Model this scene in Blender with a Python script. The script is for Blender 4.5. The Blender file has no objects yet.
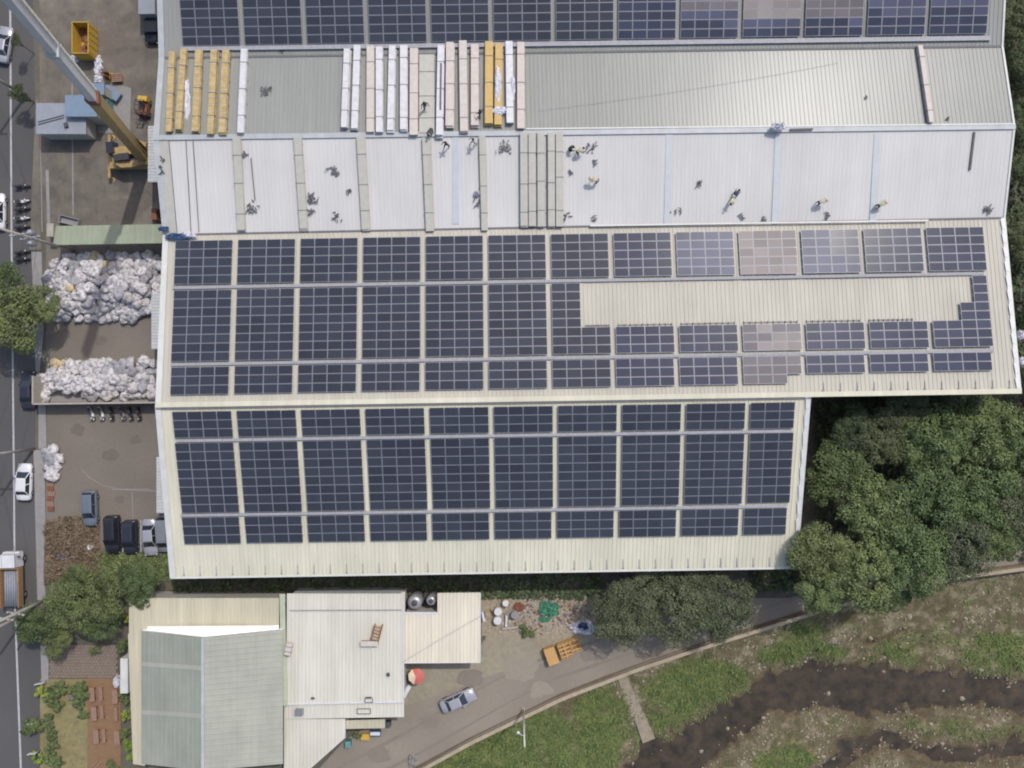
import bpy, bmesh, math, random
from mathutils import Vector, Matrix, noise
R = random.Random(7)
F = 810.0; HC = 100.0
col = bpy.context.scene.collection
rad = math.radians
ORD = ['first','second','third','fourth','fifth','sixth','seventh','eighth','ninth','tenth','eleventh','twelfth','thirteenth','fourteenth','fifteenth','sixteenth','seventeenth','eighteenth']

# ------------------------------------------------------------------ helpers
def P(px, py, z=0.0):
    k = (HC - z)/F
    return Vector(((px-512)*k, (384-py)*k, z))
def lin(c): 
    c /= 255.0
    return c/12.92 if c <= .04045 else ((c+.055)/1.055)**2.4
def S(r, g, b, k=1.0): return (lin(r)*k, lin(g)*k, lin(b)*k, 1)

class Plane:
    def __init__(s, a, b, c):
        s.p = a; s.n = (b-a).cross(c-a).normalized()
        if s.n.z < 0: s.n = -s.n
    def on(s, px, py, h=0.0):
        d = Vector(((px-512)/F, (384-py)/F, -1)); o = Vector((0,0,HC)); q = s.p + s.n*h
        return o + d*((q-o).dot(s.n)/d.dot(s.n))

class MB:
    def __init__(s): s.v=[]; s.f=[]; s.m=[]
    def add(s, vs, fs, m=0):
        n=len(s.v); s.v += [Vector(v) for v in vs]
        for f in fs: s.f.append([i+n for i in f]); s.m.append(m)
    def box(s, c, d, rot=0, m=0, taper=1.0):
        cx,cy,cz=c; x,y,z=[t/2 for t in d]; cr,sr=math.cos(rot),math.sin(rot); vs=[]
        for k in (-1,1):
            t = taper if k>0 else 1
            for a,b in ((-1,-1),(1,-1),(1,1),(-1,1)):
                u,w=a*x*t,b*y*t; vs.append((cx+u*cr-w*sr, cy+u*sr+w*cr, cz+k*z))
        s.hexa(vs,m)
    def hexa(s, vs, m=0):
        s.add(vs, [(3,2,1,0),(4,5,6,7),(0,1,5,4),(1,2,6,5),(2,3,7,6),(3,0,4,7)], m)
    def beam(s, a, b, w, h, m=0, up=None):
        a=Vector(a); b=Vector(b); d=(b-a).normalized(); up=Vector(up) if up else (Vector((0,0,1)) if abs(d.z)<.95 else Vector((0,1,0)))
        x=d.cross(up).normalized(); y=x.cross(d).normalized(); vs=[]
        for q in (a,b):
            for i,j in ((-1,-1),(1,-1),(1,1),(-1,1)): vs.append(q+x*(i*w/2)+y*(j*h/2))
        s.hexa(vs,m)
    def cyl(s, a, b, r0, r1=None, n=10, m=0, cap=True):
        r1=r0 if r1 is None else r1
        a=Vector(a); b=Vector(b); d=(b-a).normalized(); up=Vector((0,0,1)) if abs(d.z)<.9 else Vector((1,0,0))
        x=d.cross(up).normalized(); y=d.cross(x).normalized(); vs=[]
        for q,r in ((a,r0),(b,r1)):
            for i in range(n):
                t=2*math.pi*i/n; vs.append(q+x*(math.cos(t)*r)+y*(math.sin(t)*r))
        fs=[(i,(i+1)%n,n+(i+1)%n,n+i) for i in range(n)]
        if cap: fs += [tuple(range(n-1,-1,-1)), tuple(range(n,2*n))]
        s.add(vs,fs,m)
    def tube(s, pts, r, n=6, m=0):
        for a,b in zip(pts,pts[1:]): s.cyl(a,b,r,r,n,m)
    def lathe(s, prof, c=(0,0,0), n=16, m=0, jit=0):
        c=Vector(c); vs=[]
        for r,z in prof:
            for i in range(n):
                t=2*math.pi*i/n; vs.append((c.x+math.cos(t)*r, c.y+math.sin(t)*r, c.z+z))
        k=len(prof); fs=[]
        for j in range(k-1):
            for i in range(n): fs.append((j*n+i,j*n+(i+1)%n,(j+1)*n+(i+1)%n,(j+1)*n+i))
        fs.append(tuple(range(n-1,-1,-1))); fs.append(tuple(range((k-1)*n,k*n)))
        s.add(vs,fs,m)
    def build(s, name, mats, parent=None, smooth=False, off=None):
        me=bpy.data.meshes.new(name)
        o=off if off is not None else Vector((0,0,0))
        me.from_pydata([tuple(v-o) for v in s.v], [], s.f)
        if not isinstance(mats,(list,tuple)): mats=[mats]
        for m in mats: me.materials.append(m)
        for p,mi in zip(me.polygons,s.m):
            p.material_index=mi; p.use_smooth=smooth
        me.update()
        ob=bpy.data.objects.new(name,me); col.objects.link(ob)
        if parent: ob.parent=parent
        elif off is not None: ob.location=o
        return ob

def tag(o, label=None, cat=None, group=None, kind=None):
    if label: o['label']=label
    if cat: o['category']=cat
    if group: o['group']=group
    if kind: o['kind']=kind
    return o
def empty(name, loc, rz=0, label=None, cat=None, group=None):
    o=bpy.data.objects.new(name,None); col.objects.link(o); o.location=loc; o.rotation_euler=(0,0,rz); o.empty_display_size=.3
    return tag(o,label,cat,group)
def link(me, name, parent=None, loc=(0,0,0), rot=(0,0,0), sc=(1,1,1)):
    o=bpy.data.objects.new(name,me); col.objects.link(o); o.location=loc; o.rotation_euler=rot; o.scale=sc
    if parent: o.parent=parent
    return o
KIDS={}
def copy_tree(o, parent=None):
    c=o.copy(); col.objects.link(c); c.parent=parent
    for ch in list(o.children): copy_tree(ch,c)
    return c
def hide_proto(o): pass

# ------------------------------------------------------------------ materials
def mat(name, c, rough=.8, metal=0, spec=.5, var=.12, scale=1.5, c2=None, bump=0, bscale=20, detail=5, var2=0, scale2=.15, stretch=None, rnd=0, streak=0):
    m=bpy.data.materials.new(name); m.use_nodes=True; nt=m.node_tree; N=nt.nodes; L=nt.links
    b=N['Principled BSDF']; b.inputs['Roughness'].default_value=rough; b.inputs['Metallic'].default_value=metal
    b.inputs['Specular IOR Level'].default_value=spec
    g=N.new('ShaderNodeNewGeometry'); src=g.outputs['Position']
    if stretch:
        mp=N.new('ShaderNodeMapping'); mp.inputs['Scale'].default_value=stretch; L.new(src,mp.inputs[0]); src2=mp.outputs[0]
    else: src2=src
    n=N.new('ShaderNodeTexNoise'); n.inputs['Scale'].default_value=scale; n.inputs['Detail'].default_value=detail; n.inputs['Roughness'].default_value=.62; L.new(src2,n.inputs['Vector'])
    r=N.new('ShaderNodeValToRGB'); r.color_ramp.elements[0].position=.32; r.color_ramp.elements[1].position=.68
    a=[x*(1-var) for x in c[:3]]+[1]; z=list((c2 or [x*(1+var) for x in c[:3]]))[:3]+[1]
    r.color_ramp.elements[0].color=a; r.color_ramp.elements[1].color=z; L.new(n.outputs['Fac'],r.inputs[0])
    out=r.outputs[0]
    def mul(fac_socket, lo, hi, out):
        mr=N.new('ShaderNodeMapRange'); mr.inputs[1].default_value=.3 if fac_socket[1] else 0; mr.inputs[2].default_value=.7 if fac_socket[1] else 1
        mr.inputs[3].default_value=lo; mr.inputs[4].default_value=hi; L.new(fac_socket[0],mr.inputs[0])
        mx=N.new('ShaderNodeVectorMath'); mx.operation='SCALE'; L.new(out,mx.inputs[0]); L.new(mr.outputs[0],mx.inputs['Scale']); return mx.outputs[0]
    if var2:
        n2=N.new('ShaderNodeTexNoise'); n2.inputs['Scale'].default_value=scale2; n2.inputs['Detail'].default_value=3; L.new(src,n2.inputs['Vector'])
        out=mul((n2.outputs['Fac'],1),1-var2,1+var2,out)
    if streak:
        mp2=N.new('ShaderNodeMapping'); mp2.inputs['Scale'].default_value=(2.2,.10,.3); L.new(src,mp2.inputs[0])
        n3=N.new('ShaderNodeTexNoise'); n3.inputs['Scale'].default_value=1.0; n3.inputs['Detail'].default_value=5; n3.inputs['Roughness'].default_value=.7; L.new(mp2.outputs[0],n3.inputs['Vector'])
        out=mul((n3.outputs['Fac'],1),1-streak,1+streak*.6,out)
        vo=N.new('ShaderNodeTexVoronoi'); vo.inputs['Scale'].default_value=.35; mp3=N.new('ShaderNodeMapping'); mp3.inputs['Scale'].default_value=(2.6,.35,1); L.new(src,mp3.inputs[0]); L.new(mp3.outputs[0],vo.inputs['Vector'])
        sx=N.new('ShaderNodeSeparateColor'); L.new(vo.outputs['Color'],sx.inputs[0]); out=mul((sx.outputs[0],0),1-streak*.45,1+streak*.3,out)
    if rnd:
        oi=N.new('ShaderNodeObjectInfo'); out=mul((oi.outputs['Random'],0),1-rnd,1+rnd,out)
    L.new(out,b.inputs['Base Color'])
    if bump:
        nb=N.new('ShaderNodeTexNoise'); nb.inputs['Scale'].default_value=bscale; nb.inputs['Detail'].default_value=4; L.new(src,nb.inputs['Vector'])
        bp=N.new('ShaderNodeBump'); bp.inputs['Strength'].default_value=1; bp.inputs['Distance'].default_value=bump; L.new(nb.outputs['Fac'],bp.inputs['Height']); L.new(bp.outputs[0],b.inputs['Normal'])
    return m

def leafmat(name, dark, light, tr=.25):
    m=bpy.data.materials.new(name); m.use_nodes=True; nt=m.node_tree; N=nt.nodes; L=nt.links
    b=N['Principled BSDF']; b.inputs['Roughness'].default_value=.65; b.inputs['Specular IOR Level'].default_value=.25
    g=N.new('ShaderNodeNewGeometry'); n=N.new('ShaderNodeTexNoise'); n.inputs['Scale'].default_value=.55; n.inputs['Detail'].default_value=3; L.new(g.outputs['Position'],n.inputs['Vector'])
    ad=N.new('ShaderNodeMath'); ad.operation='MULTIPLY_ADD'; ad.inputs[1].default_value=.55; L.new(g.outputs['Random Per Island'],ad.inputs[0]); L.new(n.outputs['Fac'],ad.inputs[2])
    r=N.new('ShaderNodeValToRGB'); r.color_ramp.elements[0].position=.4; r.color_ramp.elements[1].position=1.0; r.color_ramp.elements[0].color=dark; r.color_ramp.elements[1].color=light
    L.new(ad.outputs[0],r.inputs[0])
    oi=N.new('ShaderNodeObjectInfo'); hs=N.new('ShaderNodeHueSaturation'); mh=N.new('ShaderNodeMapRange'); mh.inputs[3].default_value=.497; mh.inputs[4].default_value=.535; mv=N.new('ShaderNodeMapRange'); mv.inputs[3].default_value=1.22; mv.inputs[4].default_value=.9
    L.new(oi.outputs['Random'],mh.inputs[0]); L.new(oi.outputs['Random'],mv.inputs[0]); L.new(mh.outputs[0],hs.inputs['Hue']); L.new(mv.outputs[0],hs.inputs['Value']); L.new(r.outputs[0],hs.inputs['Color']); L.new(hs.outputs[0],b.inputs['Base Color'])
    return m

M={}
M['cream']=mat('cream_roof_sheet',S(208,205,187,.95),.5,streak=.07,var=.05,scale=.6,var2=.07,scale2=.12,stretch=(1,.12,1),spec=.13)
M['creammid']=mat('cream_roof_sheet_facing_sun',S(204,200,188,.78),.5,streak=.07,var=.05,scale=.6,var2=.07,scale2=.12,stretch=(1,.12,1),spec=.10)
M['greyroof']=mat('grey_cream_roof_sheet',S(170,172,168,.70),.30,streak=.06,metal=.0,var=.03,scale=.7,var2=.05,scale2=.1,stretch=(1,.12,1),spec=.2)
M['whiteroof']=mat('white_roof_sheet',S(207,206,206,.86),.6,streak=.035,var=.025,scale=.5,var2=.06,scale2=.09,stretch=(1,.15,1),spec=.12)
M['skylight']=mat('translucent_sheet',S(188,193,200,.88),.5,var=.05)
M['trim']=mat('roof_trim_metal',S(205,206,204,.92),.5,var=.08,scale=.8)
M['trimgrey']=mat('roof_trim_grey',S(175,180,184,.9),.5,var=.12,scale=.8)
M['dark']=mat('dark_metal',S(70,72,80),.6)
M['darkgap']=mat('dark_gap',S(105,106,110),.8)
M['wall']=mat('factory_wall_sheet',S(170,168,160),.7,var=.1)
M['alu']=mat('panel_frame_aluminium',S(146,148,158,.95),.45,metal=.2,var=.05)
M['tray']=mat('grey_cable_tray',S(150,151,158,.95),.6,var=.16,scale=4)
def panelmat(name,c,rough,spec=.5,coatc=None):
    m=mat(name,c,rough,spec=spec,var=.06,scale=.35,var2=.10,scale2=.05,rnd=.14)
    return m
M['pv']=panelmat('solar_glass',S(57,61,72),.24,.12)
M['pvblue']=panelmat('solar_glass_blue',S(57,62,80),.24,.11)
M['pvfaintrefl']=panelmat('solar_glass_faint_reflection',S(76,80,102),.34,.14)  # faint edge of the reflection, painted into the glass colour
M['pvrefl']=panelmat('solar_glass_painted_reflection',S(134,127,126),.5,.25)  # bright sun and cloud reflection painted into the glass colour
M['pvrefl2']=panelmat('solar_glass_weaker_reflection',S(98,94,100),.42,.2)  # weaker tone of the same painted reflection
M['asphalt']=mat('road_asphalt',S(80,79,80),.9,var=.07,scale=6,var2=.10,scale2=.08,bump=.01,bscale=12)
M['paint']=mat('road_paint',S(165,166,168),.7,var=.15,scale=3)
M['yard']=mat('yard_concrete',S(113,106,98),.9,var=.06,scale=2.5,var2=.10,scale2=.13,bump=.01)
M['yardtop']=mat('upper_yard_concrete',S(97,91,87),.9,var=.16,scale=.45,var2=.2,scale2=.07,c2=S(118,112,102),bump=.01)
M['walk']=mat('pavement_concrete',S(134,132,132),.9,var=.1,scale=1.8,var2=.08)
M['lane']=mat('lane_concrete',S(130,122,112),.9,var=.05,scale=2.2,var2=.09,scale2=.14,bump=.008)
M['laneworn']=mat('dusty_lane_edge',S(140,133,117),.95,var=.12,scale=1.6,var2=.1,scale2=.3,bump=.02)
M['rubble']=mat('rubble_soil',S(146,136,118),.95,var=.35,scale=3.5,var2=.15,bump=.08,bscale=5)
M['ground']=mat('bare_ground',S(92,88,78),.95,var=.2,scale=.8,var2=.15,bump=.05,bscale=3)
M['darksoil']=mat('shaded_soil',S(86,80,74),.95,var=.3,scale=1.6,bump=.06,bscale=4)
M['drysoil']=mat('dry_weed_soil',S(112,96,80),.95,var=.3,scale=1.8,bump=.1,bscale=4)
M['lawn']=mat('dry_lawn',S(128,118,88),.95,var=.14,scale=1.5,var2=.12,scale2=.3,bump=.04,bscale=9,c2=S(136,130,92))
M['brick']=mat('brown_pavers',S(122,110,100),.9,var=.2,scale=3,bump=.02)
M['deck']=mat('red_brown_deck',S(128,101,76),.8,var=.16,scale=2,stretch=(1,4,1))
M['wood']=mat('bench_wood',S(140,112,98),.8,var=.2,scale=4)
M['concrete']=mat('wall_concrete',S(160,154,146),.9,var=.12,scale=2)
M['wallbrown']=mat('weathered_concrete',S(140,130,114),.9,var=.2,scale=1.4)
M['annex']=mat('annex_cream_roof',S(216,209,192,.93),.55,var=.04,scale=.7,var2=.05,stretch=(1,.15,1),streak=0.09)
M['brightwhite']=mat('bright_white_flashing',S(245,245,248),.4,var=.02)
M['concretebrown']=mat('wall_top_concrete',S(158,146,128),.9,var=.16,scale=1.2)
M['gutter']=mat('dark_gutter',S(92,82,70),.9,var=.2)
M['stain']=mat('tyre_stain',S(122,114,105),.9,var=.06)
M['stainlight']=mat('pale_dust_patch',S(138,130,119),.9,var=.06)
M['yardstain']=mat('yard_damp_stain',S(103,96,89),.9,var=.08)
M['white']=mat('white_paint',S(200,200,204),.5,var=.06)
M['whitewall']=mat('white_ribbed_wall',S(196,198,198,.9),.6,var=.08,streak=0.06)
M['yellow']=mat('yellow_paint',S(188,154,64),.5,var=.12,scale=3)
M['yellowpack']=mat('yellow_foil_pack',S(172,151,106),.6,var=.24,scale=2.2)
M['yellowbright']=mat('bright_yellow_foil_pack',S(184,154,92),.5,var=.1,scale=2.2)
M['pinkpack']=mat('beige_foil_pack',S(196,187,181,.92),.6,var=.08,scale=2.2)
M['whitepack']=mat('white_foil_pack',S(204,204,208,.92),.5,var=.11,scale=2)
M['creampack']=mat('cream_roofing_pack',S(184,183,175,.88),.5,var=.06,scale=1.5,streak=0.05)
M['strap']=mat('dark_strap',S(95,95,98),.7)
M['orange']=mat('crane_orange',S(156,132,88),.5,var=.2,scale=3)
M['boomgrey']=mat('boom_grey',S(196,196,200),.5,var=.06,scale=1)
M['boomedge']=mat('boom_cream_edge',S(236,228,212),.5)
M['rubber']=mat('tyre_rubber',S(42,42,44),.85)
M['glass']=mat('car_glass',S(40,44,54),.12,spec=.8,var=.04)
M['chrome']=mat('wheel_metal',S(150,150,155),.35,metal=.5)
M['light']=mat('lamp_glass',S(215,215,210),.2)
M['red']=mat('tail_red',S(150,35,30),.3)
M['carwhite']=mat('car_white',S(205,206,210),.3,var=.03)
M['carblue']=mat('car_slate_blue',S(98,108,122),.3,var=.04)
M['carblack']=mat('car_black',S(38,39,46),.25,var=.05)
M['carnavy']=mat('car_dark_navy',S(46,48,62),.25,var=.05)
M['carsilver']=mat('car_silver',S(158,160,170),.3,metal=.2,var=.04)
M['cargrey']=mat('car_grey',S(120,124,132),.3,var=.04)
M['plastic']=mat('black_plastic',S(48,48,52),.6)
M['greenroof']=mat('green_canopy_sheet',S(140,148,128),.6,var=.06,scale=.8,streak=0.08)
M['bluegrey']=mat('pale_blue_roof',S(136,141,152),.6,var=.08,scale=.9)
M['blue']=mat('blue_sheet',S(112,130,152),.6,var=.08)
M['teal']=mat('teal_tarp',S(92,138,142),.6,var=.2,scale=3)
M['navy']=mat('blue_tarp',S(60,84,120),.6,var=.25,scale=3)
M['bag']=mat('white_woven_bag',S(192,189,192),.75,var=.22,scale=2.4,rnd=.12,bump=.25,bscale=2.6)
M['bagtan']=mat('tan_woven_bag',S(192,176,142),.75,var=.2,scale=3,rnd=.1,bump=.05,bscale=6)
M['baggrey']=mat('grey_woven_bag',S(150,150,156),.75,var=.25,scale=3,rnd=.15,bump=.05,bscale=6)
M['baghole']=mat('bag_inside',S(160,156,152),.9,var=.4,scale=5)
M['paleroof']=mat('pale_grey_green_roof',S(160,162,152,.95),.6,var=.05,scale=.6,var2=.06,streak=0.07)
M['greyslope']=mat('faded_grey_roof',S(148,152,142,.93),.6,var=.05,scale=.6,var2=.08,scale2=.12,streak=0.08)
M['creamlow']=mat('cream_low_roof',S(190,184,162,.95),.6,var=.06,scale=.7,var2=.06,stretch=(1,.15,1),streak=0.1)
M['whitelow']=mat('white_low_roof',S(210,207,196,.90),.55,var=.04,scale=.7,var2=.05,stretch=(1,.15,1),streak=0.08)
M['greenstrip']=mat('pale_green_strip',S(168,176,154),.6,var=.08)
M['steel']=mat('tank_steel',S(168,168,172),.35,metal=.4,var=.15,scale=4)
M['skin']=mat('skin',S(176,132,104),.6); M['hair']=mat('dark_hair',S(34,30,30),.7)
M['shirt']=mat('pale_green_work_vest',S(172,176,140),.8,var=.2,scale=6); M['shirt2']=mat('beige_work_shirt',S(186,178,160),.8,var=.2,scale=6)
M['shirtd']=mat('dark_work_shirt',S(62,64,66),.8); M['shirtw']=mat('pale_grey_shirt',S(172,172,180),.8)
M['trousers']=mat('dark_trousers',S(52,54,62),.8)
M['netgreen']=mat('green_net',S(70,128,104),.8,var=.35,scale=4)
M['tarp']=mat('white_tarp',S(196,196,206),.6,var=.2,scale=3)
M['crate']=mat('orange_yellow_timber',S(184,146,94),.7,var=.1,scale=4)
M['cratedark']=mat('crate_inside',S(146,114,80),.8,var=.2,scale=4)
M['rust']=mat('rusty_red',S(122,80,62),.8,var=.3,scale=4)
M['umbred']=mat('parasol_red',S(190,100,94),.7); M['umbcream']=mat('parasol_cream',S(222,204,180),.7)
M['bin']=mat('teal_bin',S(70,120,110),.6)
M['stone']=mat('river_stone',S(146,138,122),.9,var=.25,scale=2)
M['bark']=mat('tree_bark',S(84,72,58),.9,var=.2,scale=4)
M['leaf']=leafmat('leaf_green',S(56,66,42),S(112,124,80))
M['leafgrey']=leafmat('leaf_olive_grey',S(58,63,48),S(104,109,82))
M['leafmid']=leafmat('leaf_mid_green',S(56,65,42),S(108,117,76))
M['leafbright']=leafmat('leaf_yellow_green',S(88,98,44),S(140,150,66))
M['leafdark']=leafmat('leaf_dark',S(54,60,44),S(94,102,72))
M['leafbrown']=leafmat('leaf_dry_brown',S(74,64,54),S(118,102,86))
M['grass']=leafmat('grass_blades',S(74,86,52),S(114,124,76))
# water
def watermat():
    m=mat('stream_water',S(57,52,45),.12,spec=.45,var=.28,scale=.7,c2=S(78,68,54),bump=.03,bscale=2.2,var2=.15,scale2=.2); return m
M['water']=watermat()

def ribbed(mb, a, b, c, d, sp=.5, h=.055, w=.09, m=0, th=.08):
    """a top-left, b top-right, c bottom-left, d bottom-right; ribs run a->c"""
    n=max(1,int((b-a).length/sp)); nor=(b-a).cross(c-a).normalized()
    if nor.z<0: nor=-nor
    us=[]; L=(b-a).length
    for i in range(n):
        u0=i/n; s=w/L
        us += [(u0,0),(u0+(.5/n)-s,0),(u0+(.5/n)-s*.5,h),(u0+(.5/n)+s*.5,h),(u0+(.5/n)+s,0)]
    us.append((1,0)); vs=[]
    for u,hh in us:
        vs.append(a.lerp(b,u)+nor*hh); vs.append(c.lerp(d,u)+nor*hh)
    fs=[(2*i,2*i+1,2*i+3,2*i+2) for i in range(len(us)-1)]
    mb.add(vs,fs,m)
    # underside and edges
    k=nor*-th
    mb.add([a+k,b+k,d+k,c+k],[(0,1,2,3)],m)
    for p,q in ((a,b),(b,d),(d,c),(c,a)): mb.add([p,q,q+k,p+k],[(0,1,2,3)],m)

# ------------------------------------------------------------------ factory planes
zV0,zR1,zV1,zR2,zE=9.7,10.55,9.4,12.0,7.9
TL,TR=P(156,-62,11.7),P(1009,-74,11.7)
V0L,V0R=P(159.5,58,zV0),P(1003,46.5,zV0)
R1L,R1R=P(154,138,zR1),P(1015,127,zR1)
V1L,V1R=P(163.5,235,zV1),P(1005,218,zV1)
R2L,R2R=P(156,405,zR2),P(1021,391,zR2)
R2M=R2L.lerp(R2R,(811-156)/(1021-156))
EL,ER=P(171,578,zE),P(797,568,zE)
PT=Plane(TL,TR,V0L); PA=Plane(V0L,V0R,R1L); PB=Plane(R1L,R1R,V1L); PU=Plane(V1L,V1R,R2L); PL=Plane(R2L,R2M,EL)

fac=empty('factory_building',Vector((-5,10,0)),0,'huge factory with parallel cream and white ribbed metal roofs carrying rows of solar panels','factory')
fo=fac.location.copy()
def fpart(name,mb,m,smooth=False): return mb.build(name,m,fac,smooth,off=fo)
for nm,(a,b,c,d),mm,h in (('roof_slope',(TL,TR,V0L,V0R),'greyroof',.05),('roof_slope',(V0L,V0R,R1L,R1R),'greyroof',.04),
        ('roof_slope',(R1L,R1R,V1L,V1R),'whiteroof',.02),('roof_slope',(V1L,V1R,R2L,R2R),'creammid',.055),('roof_slope',(R2L,R2M,EL,ER),'cream',.055)):
    mb=MB(); ribbed(mb,a,b,c,d,.46,h*.8,.07); fpart(nm,mb,M[mm])
# far north slope beyond frame
mb=MB(); ribbed(mb,P(158,-160,9.8),P(1007,-172,9.8),TL,TR,.5,.05); fpart('roof_slope',mb,M['greyroof'])
# walls
mb=MB()
def wallq(a,b,ins):
    a=a+ins; b=b+ins; mb.add([a-Vector((0,0,.1)),b-Vector((0,0,.1)),Vector((b.x,b.y,0)),Vector((a.x,a.y,0))],[(0,1,2,3)])
N0,N1=P(158,-160,9.8),P(1007,-172,9.8)
ins=Vector((.5,0,0))
for a,b in ((N0,TL),(TL,V0L),(V0L,R1L),(R1L,V1L),(V1L,R2L),(R2L,EL)): wallq(a,b,ins)
for a,b in ((N1,TR),(TR,V0R),(V0R,R1R),(R1R,V1R),(V1R,R2R)): wallq(a,b,-ins)
wallq(R2M,ER,-ins); wallq(EL,ER,Vector((0,.5,0))); wallq(R2M,R2R,Vector((0,.5,0))); wallq(N0,N1,Vector((0,-.5,0)))
fpart('wall',mb,M['wall'])
# door and windows on south wall (seen from the side)
for px in range(220,780,62):
    mb=MB(); q=P(px,574,zE); mb.box((q.x,EL.y+.5+(q.x-EL.x)*.0157-.03,4.6),(2.4,.08,1.2)); w=fpart('window',mb,M['glass'])
# ridge caps, valley gutters, verge trims
def strip(a,b,w,h,lift,m,name):
    mb=MB(); mb.beam(a+Vector((0,0,lift)),b+Vector((0,0,lift)),w,h); return fpart(name,mb,M[m])
strip(R1L,R1R,.55,.10,.10,'trimgrey','ridge_cap')
strip(R2L,R2R,.55,.10,.10,'cream','ridge_cap')
strip(R2L+Vector((0,-.42,-.06)),R2M+Vector((0,-.42,-.06)),.14,.06,.12,'darkgap','ridge_joint')
strip(V0L+Vector((0,0,0)),V0R,.22,.06,.06,'darkgap','valley_gutter')
strip(V1L,V1R,.2,.06,.06,'darkgap','valley_gutter')
a=P(590,225.8,9.75); b=P(928,220.5,9.75); strip(a,b,.18,.1,.08,'trim','valley_flashing')
a=PA.on(526,131,.05); b=PA.on(1012,126,.05); strip(a+Vector((0,.2,0)),b+Vector((0,.2,0)),.16,.06,.12,'trim','ridge_flashing')
for a,b,dx in ((TL,V0L,.3),(V0L,R1L,.3),(R1L,V1L,.3),(V1L,R2L,.3),(R2L,EL,.25)):
    mb=MB(); mb.beam(a+Vector((dx,0,.06)),b+Vector((dx,0,.06)),.6,.10); fpart('verge_trim',mb,M['trimgrey' if a is not V1L and a is not R2L else 'trim'])
    mb=MB(); mb.beam(a+Vector((dx-.33,0,-.1)),b+Vector((dx-.33,0,-.1)),.07,.3); fpart('verge_board',mb,M['trim'])
for a,b,m_ in ((TR,V0R,'trim'),(V0R,R1R,'trim'),(R1R,V1R,'trim'),(V1R,R2R,'trim'),(R2M,ER,'trim')):
    wd=.5 if a in (V1R,R2M) else .22
    mb=MB(); mb.beam(a-Vector((wd/2,0,-.06)),b-Vector((wd/2,0,-.06)),wd,.10); fpart('verge_trim',mb,M[m_])
# stepped cover plates on right verges
for a,b,n in ((V1R,R2R,12),(R2M,ER,10)):
    for i in range(n):
        p=a.lerp(b,(i+.1)/n)-Vector((.45,0,-.14)); q=a.lerp(b,(i+.8)/n)-Vector((.45-.12*(1),0,-.14))
        mb=MB(); mb.beam(p,q,.34,.05); fpart('cover_plate',mb,M['white'])
# eave gutters + brackets
strip(EL,ER,.18,.16,-.02,'trim','eave_gutter')
strip(R2M,R2R,.2,.16,-.02,'trim','eave_gutter')
def brackets(plane,x0,y0,x1,y1,n,l):
    for i in range(n):
        t=i/(n-1); px=x0+(x1-x0)*t; py=y0+(y1-y0)*t
        a=plane.on(px,py,.09); b=plane.on(px-.3,py-l,.05)
        mb=MB(); mb.beam(a,b,.05,.05); mb.box((a.x,a.y+.05,a.z),(.22,.12,.07)); fpart('gutter_bracket',mb,M['tray'])
brackets(PL,184,575.5,786,566,38,9)
brackets(PU,824,390.5,1010,388,12,8)
# skylight strips on the white slope
for px in (668,777,876,454):
    mb=MB(); a=PB.on(px+1.5,134,.035); b=PB.on(px+1-(px-512)*.012,224,.035); mb.beam(a,b,.72,.02,up=PB.n); fpart('skylight_strip',mb,M['skylight'])
# seams at left bay of the white slope
for x0,x1 in ((186,191),(193,199),(169,177)):
    mb=MB(); mb.beam(PB.on(x0,141,.05),PB.on(x1,232,.05),.09,.05); fpart('roof_seam',mb,M['darkgap'])
# slightly creamier left margin strip
mb=MB(); mb.beam(PB.on(163.5,141,.04),PB.on(171.5,233,.04),1.0,.03,up=PB.n); fpart('margin_sheet',mb,M['creampack'])

# ------------------------------------------------------------------ solar arrays
pan_cache={}
def panel_mesh(w,h):
    k=(round(w,3),round(h,3))
    if k in pan_cache: return pan_cache[k]
    g=.018; fr=.032; t=.04
    x0,x1,y0,y1=g,w-g,-h+g,-g
    mb=MB()
    mb.hexa([(x0,y0,0),(x1,y0,0),(x1,y1,0),(x0,y1,0),(x0,y0,t-.004),(x1,y0,t-.004),(x1,y1,t-.004),(x0,y1,t-.004)],1)
    o=[(x0,y0,t),(x1,y0,t),(x1,y1,t),(x0,y1,t)]; i=[(x0+fr,y0+fr,t),(x1-fr,y0+fr,t),(x1-fr,y1-fr,t),(x0+fr,y1-fr,t)]
    mb.add(o+i,[(0,1,5,4),(1,2,6,5),(2,3,7,6),(3,0,4,7)],1)
    mb.add(i,[(0,1,2,3)],0)
    me=bpy.data.meshes.new('solar_panel'); me.from_pydata([tuple(v) for v in mb.v],[],mb.f)
    me.materials.append(M['pv']); me.materials.append(M['alu'])
    for p,mi in zip(me.polygons,mb.m): p.material_index=mi
    pan_cache[k]=me; return me
RR=random.Random(3)
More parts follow.
